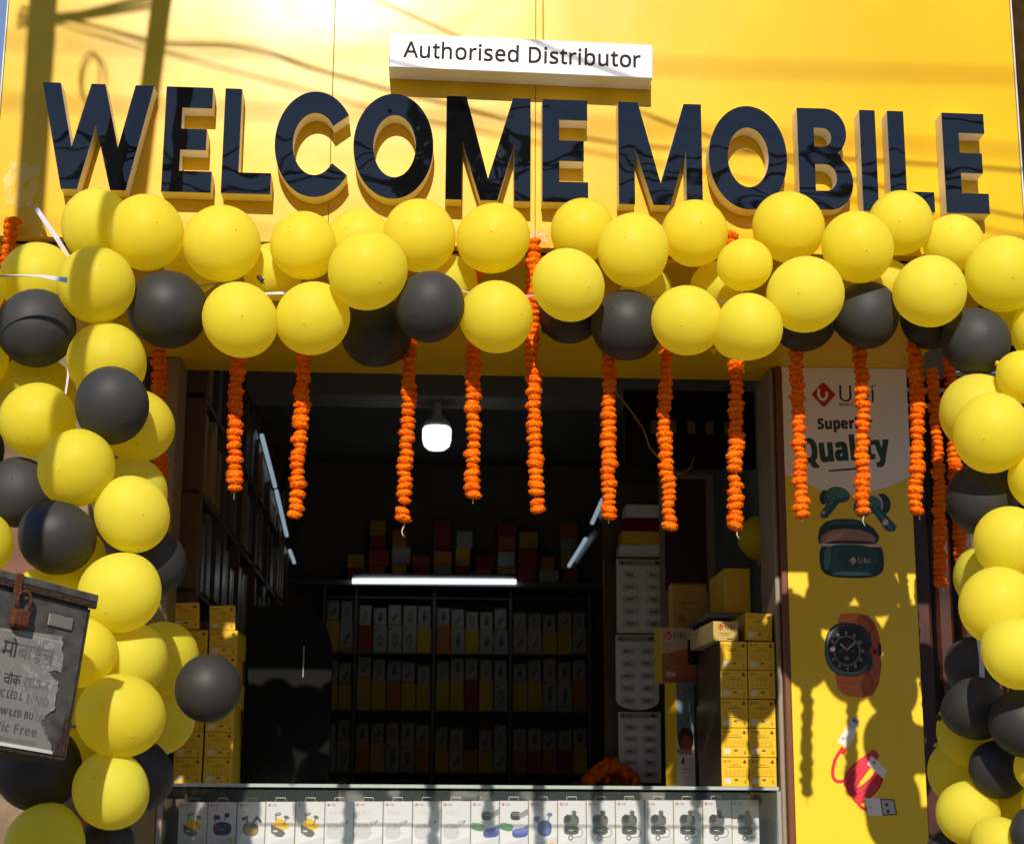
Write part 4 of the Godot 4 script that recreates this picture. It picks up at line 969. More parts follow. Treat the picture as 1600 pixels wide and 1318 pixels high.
func carton_print(kind: int) -> Material:
	# the printed fronts further inside the shop
	match kind:
		0:
			var p := Print.new(143, 205, 1.28, Color(0.80, 0.60, 0.48))
			p.rect(0, 0, 143, 86, Color(0.72, 0.64, 0.56)); p.poly([Vector2(0, 100), Vector2(143, 70), Vector2(143, 205), Vector2(0, 205)], Color(0.62, 0.38, 0.26))
			p.logo(14, 12, 32, Color(0.70, 0.08, 0.10), Color(0.15, 0.12, 0.1), Color(0.9, 0.85, 0.8)); p.text("30W", 16, 164, 58, 184, Color(0.86, 0.80, 0.74), true); p.rect(16, 64, 30, 67, Color(0.5, 0.2, 0.15)); p.rect(16, 80, 34, 83, Color(0.5, 0.2, 0.15))
			return printed(p.finish(), 0.4)
		1:
			var p := Print.new(102, 376, 1.28, Color(0.86, 0.84, 0.82))
			p.rect(0, 0, 102, 200, Color(0.45, 0.50, 0.54)); p.oval(50, 205, 44, 44, Color(0.34, 0.19, 0.12)); p.oval(56, 215, 30, 26, Color(0.55, 0.34, 0.24)); p.rect(0, 238, 102, 258, Color(0.72, 0.5, 0.4))
			p.logo(18, 16, 26, Color(0.66, 0.1, 0.12), Color(0.2, 0.2, 0.2), Color(0.8, 0.8, 0.8)); p.poly([Vector2(20, 290), Vector2(38, 262), Vector2(42, 292)], Color(0.45, 0.1, 0.35)); p.rect(24, 310, 70, 313, Color(0.3, 0.25, 0.3)); p.rect(30, 322, 80, 324, Color(0.3, 0.25, 0.3))
			return printed(p.finish(), 0.4)
		2:
			var p := Print.new(138, 163, 1.28, Color(0.68, 0.52, 0.26))
			p.rect(0, 0, 138, 6, Color(0.4, 0.15, 0.08)); p.text("V 10s", 55, 30, 80, 40, Color(0.25, 0.16, 0.06)); p.text("1 800 300 200", 24, 66, 112, 76, Color(0.25, 0.16, 0.06)); p.oval(34, 130, 16, 16, Color(0.55, 0.4, 0.2))
			return printed(p.finish(), 0.5)
		3:
			var p := Print.new(100, 100, 1.28, Color(0.70, 0.70, 0.68))
			p.rect(8, 6, 30, 11, Color(0.5, 0.2, 0.2)); p.poly([Vector2(22, 66), Vector2(66, 34), Vector2(78, 46), Vector2(40, 78)], Color(0.36, 0.36, 0.37)); p.poly([Vector2(30, 64), Vector2(64, 40), Vector2(68, 44), Vector2(38, 70)], Color(0.52, 0.52, 0.53)); p.rect(0, 88, 100, 100, Color(0.7, 0.55, 0.1))
			for i in 5: p.rect(58, 8 + i * 4, 70 + (i * 11) % 22, 9.6 + i * 4, Color(0.45, 0.45, 0.45))
			return printed(p.finish(), 0.5)
		4:
			var p := Print.new(100, 100, 1.28, Color(0.71, 0.70, 0.68))
			p.oval(52, 54, 22, 26, Color(0.42, 0.42, 0.43)); p.oval(52, 54, 16, 19, Color(0.62, 0.62, 0.61)); p.rect(10, 8, 34, 13, Color(0.4, 0.2, 0.2)); p.rect(0, 0, 6, 100, Color(0.66, 0.5, 0.1))
			for i in 4: p.rect(12, 84 + i * 4, 40 + (i * 17) % 40, 85.4 + i * 4, Color(0.4, 0.4, 0.4))
			return printed(p.finish(), 0.5)
		5:
			var p := Print.new(100, 100, 1.28, Color(0.68, 0.68, 0.66))
			p.poly([Vector2(36, 26), Vector2(68, 20), Vector2(68, 66), Vector2(36, 72)], Color(0.34, 0.34, 0.36)); p.poly([Vector2(40, 30), Vector2(64, 26), Vector2(64, 40), Vector2(40, 46)], Color(0.5, 0.52, 0.56)); p.rect(12, 84, 60, 87, Color(0.4, 0.4, 0.4)); p.rect(12, 90, 76, 92, Color(0.4, 0.4, 0.4)); p.rect(8, 6, 28, 11, Color(0.55, 0.25, 0.2))
			return printed(p.finish(), 0.5)
	var p := Print.new(100, 100, 1.28, Color(0.80, 0.58, 0.04))
	p.rect(10, 12, 50, 18, Color(0.3, 0.2, 0.05)); p.rect(10, 70, 80, 73, Color(0.4, 0.3, 0.05))
	return printed(p.finish(), 0.5)

func blister_sheet(label: String, x0: float, y0: float, x1: float, y1: float, z: float, rounded: bool) -> void:
	var w := x1 - x0; var h := y1 - y0
	var t := thing("blister_card", label, "accessory card", Vector3((x0 + x1) / 2.0, y0, z))
	part("card", box(Vector3(-w / 2, 0.045 if rounded else 0.0, -0.004), Vector3(w / 2, h, 0.0), 0.001), M.card, t)
	if rounded:
		var o := arc(Vector2(0, 0.0449), w * 0.5, 0.045, 180, 360, 20)
		part("card_end", face_mesh(face_tris(PackedVector2Array(o)), 0.0), M.card, t)
	var d := 0.0
	for c in 2:
		for r in 5:
			var st := st_new()
			var cx := (c - 0.5) * w * 0.46; var cy := h * (0.12 + 0.165 * r)
			add_box(st, Vector3(cx - w * 0.16, cy - h * 0.045, 0.0008), Vector3(cx + w * 0.16, cy + h * 0.045, 0.014), 0.006)
			part("clear_pocket", done(st), M.film_gloss, t)
			part("earphone", box(Vector3(cx - w * 0.08, cy - h * 0.014, 0.0012), Vector3(cx + w * 0.07, cy + h * 0.016, 0.008), 0.003), M.plastic, t)
	var p := Print.new(100, 12, 1.28, Color(0.62, 0.60, 0.56))
	p.logo(4, 1, 9, Color(0.4, 0.1, 0.1), Color(0.15, 0.15, 0.15), Color(0.6, 0.6, 0.6)); p.rect(80, 3, 92, 9, Color(0.15, 0.13, 0.1))
	part("header_print", sheet(Vector2(-w * 0.46, h * 0.91), Vector2(w * 0.46, h * 0.985), 0.0006), printed(p.finish(), 0.5), t)

func inside() -> void:
	M.film_gloss = mat(Color(0.9, 0.92, 0.95, 0.25), 0.06)
	M.film_gloss.transparency = BaseMaterial3D.TRANSPARENCY_ALPHA
	M.fronts = []
	for k in 7: M.fronts.append(carton_print(k))
	# right side, on and behind the counter
	retail_box("tall_carton", "tall yellow carton with grey and brown printed front", "", Vector3(0.952, 1.652, -1.95), Vector3(1.030, 2.043, -1.86), M.yellow_box, M.fronts[1], 0.35)
	retail_box("charger_carton", "brown and beige carton marked 30W standing on the tall carton", "", Vector3(0.905, 2.045, -1.98), Vector3(1.045, 2.255, -1.90), M.yellow_box, M.fronts[0], 0.18)
	retail_box("gold_carton", "matt gold carton behind the 30W carton", "", Vector3(0.976, 2.27, -2.15), Vector3(1.114, 2.449, -2.05), M.yellow_box, M.fronts[2], 0.0)
	var bag := thing("black_pouch", "black pouch with a loop handle hanging between the cartons", "bag", Vector3(1.03, 2.10, -1.70))
	part("body", box(Vector3(-0.045, 0, -0.05), Vector3(0.045, 0.10, 0.0), 0.012), M.plastic, bag)
	part("handle", tube([Vector3(-0.025, 0.10, -0.02), Vector3(-0.02, 0.14, -0.02), Vector3(0.0, 0.155, -0.02), Vector3(0.02, 0.14, -0.02), Vector3(0.025, 0.10, -0.02)], 0.004, 6), M.plastic, bag)
	blister_sheet("square blister card of earphones, highest of the three hanging cards", 0.835, 2.318, 1.057, 2.642, -2.75, false)
	blister_sheet("blister card of earphones with a rounded lower end", 0.829, 1.986, 1.017, 2.309, -2.75, true)
	blister_sheet("blister card of earphones standing lowest above the counter", 0.838, 1.678, 1.022, 1.977, -2.75, false)
	var ban := thing("maroon_poster", "maroon poster in a pale frame inside the shop", "poster", Vector3(1.015, 2.33, -2.65))
	part("frame", box(Vector3(0, 0, -0.02), Vector3(0.245, 0.68, 0.0), 0.004), M.cream, ban)
	part("print", box(Vector3(0.022, 0.16, 0.0005), Vector3(0.205, 0.655, 0.003)), mat(lin(0.05, 0.008, 0.018), 0.4), ban)
	for i in 4:
		retail_box("small_carton", "small pale carton piled above the hanging blister cards", "small cartons above the blister cards", Vector3(0.855 + 0.01 * i, 2.652 + i * 0.06, -2.92), Vector3(1.04 + 0.012 * (i % 2), 2.652 + i * 0.06 + 0.058, -2.77), [M.card, M.yellow_box, M.red_cloth, M.card][i], null)
	var eb := thing("switch_board", "black electric board hung high inside the opening", "electric board", Vector3(0.74, 2.83, -1.62))
	part("panel", box(Vector3(0, 0, -0.03), Vector3(0.50, 0.30, 0.0), 0.004), M.plastic, eb)
	for i in 5: part("switch", box(Vector3(0.10 + i * 0.07, 0.13, 0.0), Vector3(0.13 + i * 0.07, 0.18, 0.008), 0.003), M.dark_side, eb)
	tag(part("yellow_cable", tube([Vector3(0.70, 3.12, -1.58), Vector3(0.71, 3.102, -1.58), Vector3(0.758, 3.041, -1.58), Vector3(0.806, 2.967, -1.575), Vector3(0.829, 2.894, -1.57), Vector3(0.865, 2.85, -1.565), Vector3(0.901, 2.809, -1.565), Vector3(0.949, 2.795, -1.57), Vector3(0.985, 2.823, -1.58), Vector3(1.001, 2.867, -1.60)], 0.0036, 7), M.cable, self), "thin yellow cable looping below the black electric board", "cable")
	# a table behind the counter, with a card rack and loose marigolds
	var tb := thing("back_table", "dark wooden table behind the glass counter", "table", Vector3(0.45, 0.55, -3.15))
	part("table_top", box(Vector3(0, 1.085, 0), Vector3(1.0, 1.11, 0.70), 0.004), M.dark_wood, tb)
	for q in [Vector3(0.02, 0, 0.02), Vector3(0.92, 0, 0.02), Vector3(0.02, 0, 0.62), Vector3(0.92, 0, 0.62)]: part("leg", box(q, q + Vector3(0.05, 1.0845, 0.05), 0.003), M.dark_wood, tb)
	var rk := thing("card_rack", "dark rack the blister cards and small cartons stand against", "rack", Vector3(0.80, 1.661, -2.95))
	part("board", box(Vector3(0, 0, -0.03), Vector3(0.30, 1.35, 0.0), 0.003), M.dark_wood, rk)
	part("ledge", box(Vector3(0, 0.985, 0.0005), Vector3(0.30, 0.9895, 0.20), 0.001), M.dark_wood, rk)
	var heap := thing("flower_heap", "heap of loose orange marigolds lying on the back table by the blister cards", "flowers", Vector3(0.79, 1.662, -2.60))
	rng.seed = 14
	for i in 70:
		var u := rng.randf() * TAU; var q := sqrt(rng.randf())
		var hh := (1.0 - q * q) * 0.085
		var o := part("flower", flowers[rng.randi() % 6], M.flower, heap)
		o.position = Vector3(cos(u) * q * 0.115, 0.014 + hh * rng.randf_range(0.75, 1.0), sin(u) * q * 0.08)
		o.basis = Basis.from_euler(Vector3(rng.randf() * 3, rng.randf() * 3, rng.randf() * 3)).scaled(Vector3.ONE * 0.022 * rng.randf_range(0.8, 1.1))
	# the tall black cabinet
	var cb := thing("black_cabinet", "tall glossy black cabinet with rounded shoulder standing behind the counter", "cabinet", Vector3(-0.50, 1.652, -1.70))
	var prof := PackedVector2Array([Vector2(-0.158, 0), Vector2(0.158, 0), Vector2(0.158, 0.46)])
	for q in arc(Vector2(0.03, 0.46), 0.128, 0.185, 0, 90, 10): prof.append(q)
	prof.append(Vector2(-0.14, 0.645)); prof.append(Vector2(-0.158, 0.63))
	var body := part("body", side_mesh([Array(prof)], -0.055, 0.0, false), M.plastic, cb)
	part("front_face", face_mesh(face_tris(prof), 0.0003), M.plastic, cb)
	part("back_face", face_mesh(face_tris(prof), -0.0553), M.plastic, cb)
	part("edge_strip", box(Vector3(0.052, 0.385, 0.001), Vector3(0.056, 0.50, 0.005), 0.001), M.alu, cb)
	# left wall shelving full of upright packs
	var ls := thing("side_shelving", "dark shelving along the left wall of the shop", "shelf", Vector3(-0.928, 0.55, -1.5))
	for i in 6: part("shelf_board", box(Vector3(0, 1.05 + i * 0.36, -4.6), Vector3(0.10, 1.068 + i * 0.36, 0.0)), M.dark_wood, ls)
	for i in 8: part("upright", box(Vector3(0.0, 0, -0.02 - i * 0.64), Vector3(0.11, 3.0, -i * 0.64), 0.002), M.dark_wood, ls)
	rng.seed = 41
	var tint := [mat(lin(0.16, 0.09, 0.03), 0.4), mat(lin(0.26, 0.15, 0.03), 0.4), mat(lin(0.10, 0.07, 0.05), 0.35), mat(lin(0.30, 0.25, 0.2), 0.35), mat(lin(0.05, 0.045, 0.04), 0.3)]
	for i in 5:
		var z := -0.04
		while z > -3.6:
			var d := rng.randf_range(0.05, 0.13)
			if fmod(-z, 0.64) + d > 0.63:
				z -= 0.64 - fmod(-z, 0.64) + 0.005
				continue
			var hh := rng.randf_range(0.22, 0.33)
			tag(part("upright_pack", box(Vector3(-0.92, 1.6185 + i * 0.36, -1.5 + z - d + 0.004), Vector3(-0.825 + rng.randf_range(-0.02, 0.015), 1.6185 + i * 0.36 + hh, -1.5 + z), 0.003), tint[rng.randi() % 5], self), "narrow pack upright on the %s board of the dark side shelving" % ["lowest", "second", "third", "fourth", "fifth"][i], "pack", "packs on the side shelving")
			z -= d
	# back wall: shelf grid and the goods on it
	var bs := thing("back_shelving", "dark grid of shelves on the back wall under the tube light", "shelf", Vector3(0, 0.55, -6.4))
	var cols := [-0.64, -0.439, 0.055, 0.539, 1.041]
	var rows := [1.40, 1.771, 2.150, 2.507, 2.856]
	for x in cols: part("upright", box(Vector3(x - 0.01, 0, 0), Vector3(x + 0.01, 2.36, 0.36), 0.002), M.shelf, bs)
	for y in rows:
		for c in 4: part("shelf_board", box(Vector3(cols[c] + 0.0105, y - 0.56, 0.0), Vector3(cols[c + 1] - 0.0105, y - 0.55, 0.355), 0.001), M.shelf, bs)
	part("top_board", box(Vector3(-0.92, 2.365, 0.0), Vector3(1.27, 2.40, 0.45), 0.003), M.shelf, bs)
	rng.seed = 43
	var red: Material = M.shelf_red; var org: Material = M.shelf_orange; var grey: Material = M.shelf_grey
	var bay := ["first", "second", "third", "fourth"]
	for r in 4:
		for c in 4:
			var x: float = cols[c] + 0.014
			var wide: float = cols[c + 1] - cols[c] - 0.028
			var n := 2 if wide < 0.3 else 5
			var lower := rng.randf_range(0.14, 0.19)
			for i in n:
				var w := wide / n
				var y: float = rows[r] + 0.001
				lower = clampf(lower + rng.randf_range(-0.02, 0.02), 0.13, 0.19)
				var k: int = rng.randi() % 7
				var side: Material = [grey, grey, M.shelf_yellow, grey, red, org, M.shelf_yellow][k]
				var fr = M.fronts[3 + (r + c) % 3] if side == grey else null
				retail_box("shelf_carton", "lower carton on the %s back shelf up, %s bay from the cabinet" % [bay[r], bay[c]], "cartons in the back shelf grid", Vector3(x + i * w + 0.003, y, -6.35), Vector3(x + (i + 1) * w - 0.003, y + lower, -6.06), M.shelf_yellow if r % 2 == 0 and i < 2 else side, fr if not (r % 2 == 0 and i < 2) else null)
				if rng.randf() < 0.05: continue
				retail_box("shelf_carton", "upper carton on the %s back shelf up, %s bay from the cabinet" % [bay[r], bay[c]], "cartons in the back shelf grid", Vector3(x + i * w + 0.005, y + lower + 0.0005, -6.35), Vector3(x + (i + 1) * w - 0.005 - 0.008 * rng.randf(), y + lower + 0.145 - 0.03 * rng.randf(), -6.07), grey, M.fronts[3 + (r + c + i) % 3] if c < 3 or r > 0 else M.fronts[5])
	for i in 11:
		for j in 2 + (i * 5) % 3:
			var x := -0.5 + i * 0.135
			var lw := 0.128 - 0.03 * rng.randf()
			retail_box("loft_carton", "accessory carton, %s layer, %s pile on the back shelves above the tube light" % [["first", "second", "third", "fourth", "fifth"][j], ["first", "second", "third", "fourth", "fifth", "sixth", "seventh", "eighth", "ninth", "tenth", "eleventh"][i]], "cartons piled above the tube light", Vector3(x + rng.randf() * 0.03 * 0.5, 2.951 + j * (0.085 + 0.012 * (i % 3)), -6.3), Vector3(x + lw, 2.951 + (j + 1) * (0.085 + 0.012 * (i % 3)) - 0.001, -5.99 - 0.05 * rng.randf()), [red, M.shelf_yellow, grey, org, red][(i * 3 + j) % 5], null)

func lamps() -> void:
	var white := Color(0.93, 0.98, 1.0)
	# the bulb on the beam
	var b := thing("led_bulb", "lit white LED bulb hanging from the beam", "bulb", Vector3(0.038, 3.43, -3.12))
	part("holder", lathe([Vector2(0.0, 0.0), Vector2(0.02, -0.0005), Vector2(0.022, -0.06), Vector2(0.03, -0.075), Vector2(0.058, -0.10), Vector2(0.064, -0.125), Vector2(0.0, -0.126)], 24), M.card, b)
	part("lamp_globe", lathe([Vector2(0.062, -0.1265), Vector2(0.068, -0.135), Vector2(0.068, -0.185), Vector2(0.06, -0.215), Vector2(0.04, -0.232), Vector2(0.0, -0.238)], 28), glow(white, 1.25), b)
	var l := OmniLight3D.new()
	l.name = "bulb_light"; l.light_color = white; l.light_energy = 0.002; l.omni_range = 9.0; l.light_size = 0.05; l.shadow_enabled = true
	add_child(l)
	l.position = Vector3(0.038, 3.25, -3.12)
	# tube lights
	var gm := glow(white, 1.1)
	var gl := glow(Color(0.75, 0.85, 0.92), 0.36)
	var tubes := [
		["lit white tube light on the front edge of the back shelves", Vector3(-0.463, 2.937, -5.93), Vector3(0.567, 2.945, -5.93), 0.016, gm, 0.004],
		["tube light on a grey batten high along the left wall", Vector3(-0.795, 3.29, -3.3), Vector3(-0.795, 3.19, -4.08), 0.011, gl, 0.0015],
		["second tube light further in along the left wall", Vector3(-0.795, 3.18, -4.16), Vector3(-0.795, 3.06, -4.9), 0.011, gl, 0.0015],
		["third short tube light deep along the left wall", Vector3(-0.795, 3.01, -5.15), Vector3(-0.795, 2.99, -5.5), 0.011, gl, 0.002],
		["short tube light high on the right behind a garland", Vector3(0.85, 3.03, -3.45), Vector3(0.85, 3.0, -3.95), 0.011, gl, 0.002],
		["tube light high on the right deep inside the shop", Vector3(0.85, 2.97, -4.3), Vector3(0.85, 2.97, -5.35), 0.011, gl, 0.0015]]
	for t in tubes:
		var a: Vector3 = t[1]; var c: Vector3 = t[2]
		var o := thing("tube_light", t[0], "tube light", a)
		part("glowing_tube", tube([Vector3.ZERO, (c - a) * 0.5, c - a], t[3], 10), t[4], o)
		var back := Vector3(0, 0.03, -0.03) if absf(c.x - a.x) > 0.5 else Vector3(-0.05 if a.x < 0 else 0.05, 0.03, 0)
		part("batten", tube([back, (c - a) * 0.5 + back, c - a + back], 0.024, 4), M.card, o)
		var al := AreaLight3D.new()
		al.name = "tube_area_light"
		al.light_color = white; al.light_energy = t[5]; al.area_size = Vector2((c - a).length(), 0.03); al.shadow_enabled = true
		add_child(al, true)
		var mid := (a + c) / 2.0
		var dir := Vector3(0, -0.6, 0.8) if absf(c.x - a.x) > 0.5 else Vector3(1.0 if a.x < 0 else -1.0, -0.6, 0).normalized()
		var x := (c - a).normalized()
		al.global_transform = Transform3D(Basis(x, dir.cross(x) * -1.0, -dir).orthonormalized(), mid + dir * 0.025)

# ---------------------------------------------------------------- the rusty meter box in front
func metal_box() -> void:
	var t := thing("metal_box", "rusty grey steel meter box with padlock and torn paper notice", "meter box", Vector3(-0.757, 2.0356, 0.70))
	t.basis = Basis(Vector3.UP, deg_to_rad(46)) * Basis(Vector3.BACK, deg_to_rad(-7))
	part("body", box(Vector3(-0.38, -0.352, -0.16), Vector3(0, -0.004, 0), 0.003), M.steel, t)
	part("lid", box(Vector3(-0.395, -0.0035, -0.175), Vector3(0.012, 0.014, 0.013), 0.002), M.steel, t)
	part("lid_lip", box(Vector3(-0.395, -0.018, 0.0015), Vector3(0.012, -0.0036, 0.012), 0.0015), M.rust_edge, t)
	part("bottom_edge", box(Vector3(-0.382, -0.36, -0.16), Vector3(0.002, -0.3525, 0.003), 0.0015), M.rust_edge, t)
	part("corner_edge", box(Vector3(0.0005, -0.352, -0.012), Vector3(0.0035, -0.02, 0.002), 0.001), M.rust_edge, t)
	part("name_plate", box(Vector3(-0.102, -0.078, 0.0004), Vector3(-0.038, -0.050, 0.006), 0.003), mat(lin(0.14, 0.13, 0.11), 0.6), t)
	part("hasp", box(Vector3(-0.206, -0.03, 0.0125), Vector3(-0.188, 0.016, 0.0165), 0.001), M.rust, t)
	var pl := part("padlock", box(Vector3(-0.203, -0.101, 0.006), Vector3(-0.157, -0.060, 0.026), 0.006), M.rust, t)
	part("shackle", tube([Vector3(-0.195, -0.06, 0.018), Vector3(-0.195, -0.035, 0.018), Vector3(-0.19, -0.024, 0.018), Vector3(-0.178, -0.02, 0.018), Vector3(-0.167, -0.024, 0.018), Vector3(-0.162, -0.035, 0.018), Vector3(-0.162, -0.06, 0.018)], 0.0042, 8), M.rust, pl)
	# torn notice: outline with ragged right edge, thin and slightly lifted
	var edge := [Vector2(-0.36, -0.357), Vector2(-0.16, -0.3495), Vector2(-0.034, -0.349), Vector2(-0.041, -0.333), Vector2(-0.052, -0.32), Vector2(-0.062, -0.300), Vector2(-0.072, -0.288), Vector2(-0.068, -0.272), Vector2(-0.060, -0.264), Vector2(-0.050, -0.256), Vector2(-0.048, -0.238), Vector2(-0.045, -0.212), Vector2(-0.049, -0.194), Vector2(-0.066, -0.186), Vector2(-0.078, -0.176), Vector2(-0.058, -0.170), Vector2(-0.046, -0.174), Vector2(-0.044, -0.155), Vector2(-0.048, -0.135), Vector2(-0.056, -0.118), Vector2(-0.057, -0.093), Vector2(-0.12, -0.098), Vector2(-0.213, -0.106), Vector2(-0.36, -0.112)]
	var rag := []
	rng.seed = 8
	for i in edge.size():
		var a: Vector2 = edge[i]; var b: Vector2 = edge[(i + 1) % edge.size()]
		rag.append(a)
		if i > 1 and i < 20:
			for k in 2: rag.append(a.lerp(b, (k + 1) / 3.0) + Vector2(rng.randf_range(-0.003, 0.003), rng.randf_range(-0.0015, 0.0015)))
	var W := Color(0.47, 0.455, 0.44); var INK := Color(0.17, 0.17, 0.18); var FAINT := Color(0.36, 0.35, 0.35)
	var p := Print.new(340, 270, 2.0, W)   # millimetres; left = -0.36, top = -0.09
	rng.seed = 3
	for i in 90: p.oval(rng.randf() * 340, rng.randf() * 270, rng.randf_range(2, 16), rng.randf_range(2, 10), W.darkened(rng.randf_range(0.0, 0.10)) if i % 2 else W.lightened(rng.randf_range(0.0, 0.12)), rng.randf() * 3)
	p.rect(0, 252, 340, 270, Color(0.80, 0.79, 0.77)); p.rect(150, 16, 340, 19, W.lightened(0.2))
	hindi(p, [["la", 0], ["uu", 0], ["gap", 0], ["ma", 0], ["o", 0], ["ba", 1], ["aa", 1], ["ii", 1], ["la", 1]], 118, 42, 30, 5.0, INK, FAINT)
	hindi(p, [["ka", 0], ["ii2", 0], ["gap", 0], ["cha", 0], ["o", 0], ["ka", 0], ["gap", 0], ["ra", 1], ["aa", 1], ["ja", 1], ["ma", 1], ["ra", 1]], 140, 110, 20, 3.2, INK, FAINT)
	p.text("C, DC LED L", 148, 142, 228, 162, INK, true); p.text("I  NO", 238, 143, 296, 163, FAINT, true)
	p.text("at 9W LED BU", 152, 180, 262, 195, INK, true); p.text("LB", 268, 180, 290, 195, FAINT, true)
	p.text("Pic Free", 176, 208, 278, 230, FAINT.darkened(0.2), true)
	for i in 26: p.rect(170 + i * 4.4, 240 + (i * 3) % 3, 172.6 + i * 4.4, 249, FAINT)
	for i in 40:
		p.oval(rng.randf_range(230, 330), rng.randf_range(20, 120), rng.randf_range(1.5, 6), rng.randf_range(1, 5), W.lightened(0.18))
	var st := st_new()
	for tri in face_tris(PackedVector2Array(rag)):
		var w: float = (tri[1] - tri[0]).cross(tri[2] - tri[0])
		for i in ([0, 2, 1] if w > 0.0 else [0, 1, 2]):
			var q: Vector2 = tri[i]
			var lift := 0.0016 + 0.005 * clampf((q.x + 0.075) / 0.04, 0.0, 1.0) * (0.5 + 0.5 * sin(q.y * 90.0))
			st.set_uv(Vector2((q.x + 0.36) / 0.34, (-0.09 - q.y) / 0.27)); st.add_vertex(Vector3(q.x, q.y, lift))
	part("paper_notice", done(st), printed(p.finish(), 0.55), t)
	tag(t.get_node("paper_notice"), "torn grey paper notice with Hindi lettering", "")
	part("rust_streak", face_mesh(face_tris(PackedVector2Array([Vector2(-0.03, -0.35), Vector2(-0.002, -0.35), Vector2(-0.002, -0.22), Vector2(-0.008, -0.27), Vector2(-0.014, -0.25), Vector2(-0.019, -0.31)])), 0.0006), M.rust_edge, t)

func hindi(p: Print, glyphs: Array, x: float, y: float, h: float, w: float, ink: Color, faint: Color) -> void:
	# strokes of the Devanagari letters, hung from their head line; x, y is the left end of the head line
	var S := {
		"la": [0.95, [[0.80, 0, 0.80, 1.0], [0.08, 0.42, 0.22, 0.30, 0.36, 0.42, 0.40, 0.62, 0.30, 0.86, 0.20, 0.72], [0.40, 0.55, 0.52, 0.34, 0.66, 0.40, 0.80, 0.52]]],
		"uu": [0.0, [[-0.2, 1.02, -0.42, 1.12, -0.30, 1.28, -0.06, 1.22, 0.04, 1.46]]],
		"ma": [0.9, [[0.75, 0, 0.75, 1.0], [0.22, 0, 0.22, 0.70, 0.12, 0.78, 0.06, 0.68, 0.22, 0.64, 0.75, 0.64]]],
		"o": [0.34, [[0.16, 0, 0.16, 1.0], [0.16, 0.0, 0.06, -0.2, -0.12, -0.34]]],
		"ba": [0.86, [[0.72, 0, 0.72, 1.0], [0.72, 0.42, 0.40, 0.30, 0.12, 0.48, 0.22, 0.74, 0.50, 0.76, 0.72, 0.62], [0.24, 0.42, 0.62, 0.70]]],
		"aa": [0.36, [[0.18, 0, 0.18, 1.0]]],
		"ii": [0.86, [[0.40, 0, 0.40, 0.2, 0.66, 0.2, 0.70, 0.40, 0.40, 0.46, 0.20, 0.58, 0.40, 0.74, 0.66, 0.70, 0.62, 0.95, 0.36, 1.0], [0.46, 0, 0.56, -0.25, 0.76, -0.3]]],
		"ii2": [0.42, [[0.2, 0, 0.2, 1.0], [0.2, 0.0, 0.1, -0.3, -0.2, -0.28, -0.3, 0.0]]],
		"ka": [0.9, [[0.45, 0, 0.45, 1.0], [0.45, 0.40, 0.15, 0.36, 0.08, 0.58, 0.28, 0.72, 0.45, 0.56], [0.45, 0.44, 0.72, 0.34, 0.86, 0.52, 0.74, 0.76]]],
		"cha": [0.8, [[0.68, 0, 0.68, 1.0], [0.08, 0.34, 0.68, 0.34], [0.24, 0.34, 0.18, 0.62, 0.40, 0.80, 0.68, 0.70]]],
		"ra": [0.6, [[0.2, 0, 0.42, 0.16, 0.36, 0.40, 0.12, 0.50, 0.30, 0.66, 0.52, 0.98]]],
		"ja": [0.86, [[0.72, 0, 0.72, 1.0], [0.72, 0.46, 0.36, 0.46, 0.10, 0.40], [0.40, 0.46, 0.40, 0.76, 0.16, 0.82, 0.08, 0.66]]]}
	for g in glyphs:
		if g[0] == "gap":
			x += h * 0.45
			continue
		var d: Array = S[g[0]]
		var c: Color = faint if g[1] == 1 else ink
		for s in d[1]:
			var pts := []
			for i in range(0, s.size(), 2): pts.append(Vector2(x + s[i] * h, y + s[i + 1] * h))
			if pts.size() > 2: p.curve(pts, w, c)
			else: p.stroke(pts, w, c)
		if d[0] > 0.0: p.rect(x, y - w * 0.5, x + d[0] * h, y + w * 0.5, c)
		x += d[0] * h

# ---------------------------------------------------------------- behind the camera and beside the shop
func crown_mesh(c: Vector3, rad: Vector3, clumps: int, per: int, leaf: float, sd: int) -> ArrayMesh:
	rng.seed = sd
	var st := SurfaceTool.new()
	st.begin(Mesh.PRIMITIVE_TRIANGLES)
	for k in clumps:
		var d := Vector3(rng.randfn(), rng.randfn(), rng.randfn()).normalized() * pow(rng.randf(), 0.4)
		var q := c + d * rad
		var cr := rng.randf_range(0.25, 0.5) * rad.length() * 0.35
		for i in per:
			var o := q + Vector3(rng.randfn(), rng.randfn() * 0.7, rng.randfn()) * cr * 0.6
			var n := Vector3(rng.randfn(), rng.randfn() + 0.6, rng.randfn()).normalized()
			var a := n.cross(Vector3(rng.randfn(), rng.randfn(), rng.randfn())).normalized()
			var b := n.cross(a)
			var s := leaf * rng.randf_range(0.7, 1.3)
			var col := Color(0.035, 0.085, 0.018).lerp(Color(0.09, 0.15, 0.03), rng.randf())
			var p := [o - a * s, o + b * s * 0.38, o + a * s, o - b * s * 0.38]
			var up: bool = (p[2] - p[0]).cross(p[1] - p[0]).dot(n) >= 0.0
			for j in ([0, 1, 2, 0, 2, 3] if up else [0, 2, 1, 0, 3, 2]):
				st.set_color(col); st.set_normal(n); st.add_vertex(p[j])
	return st.commit()

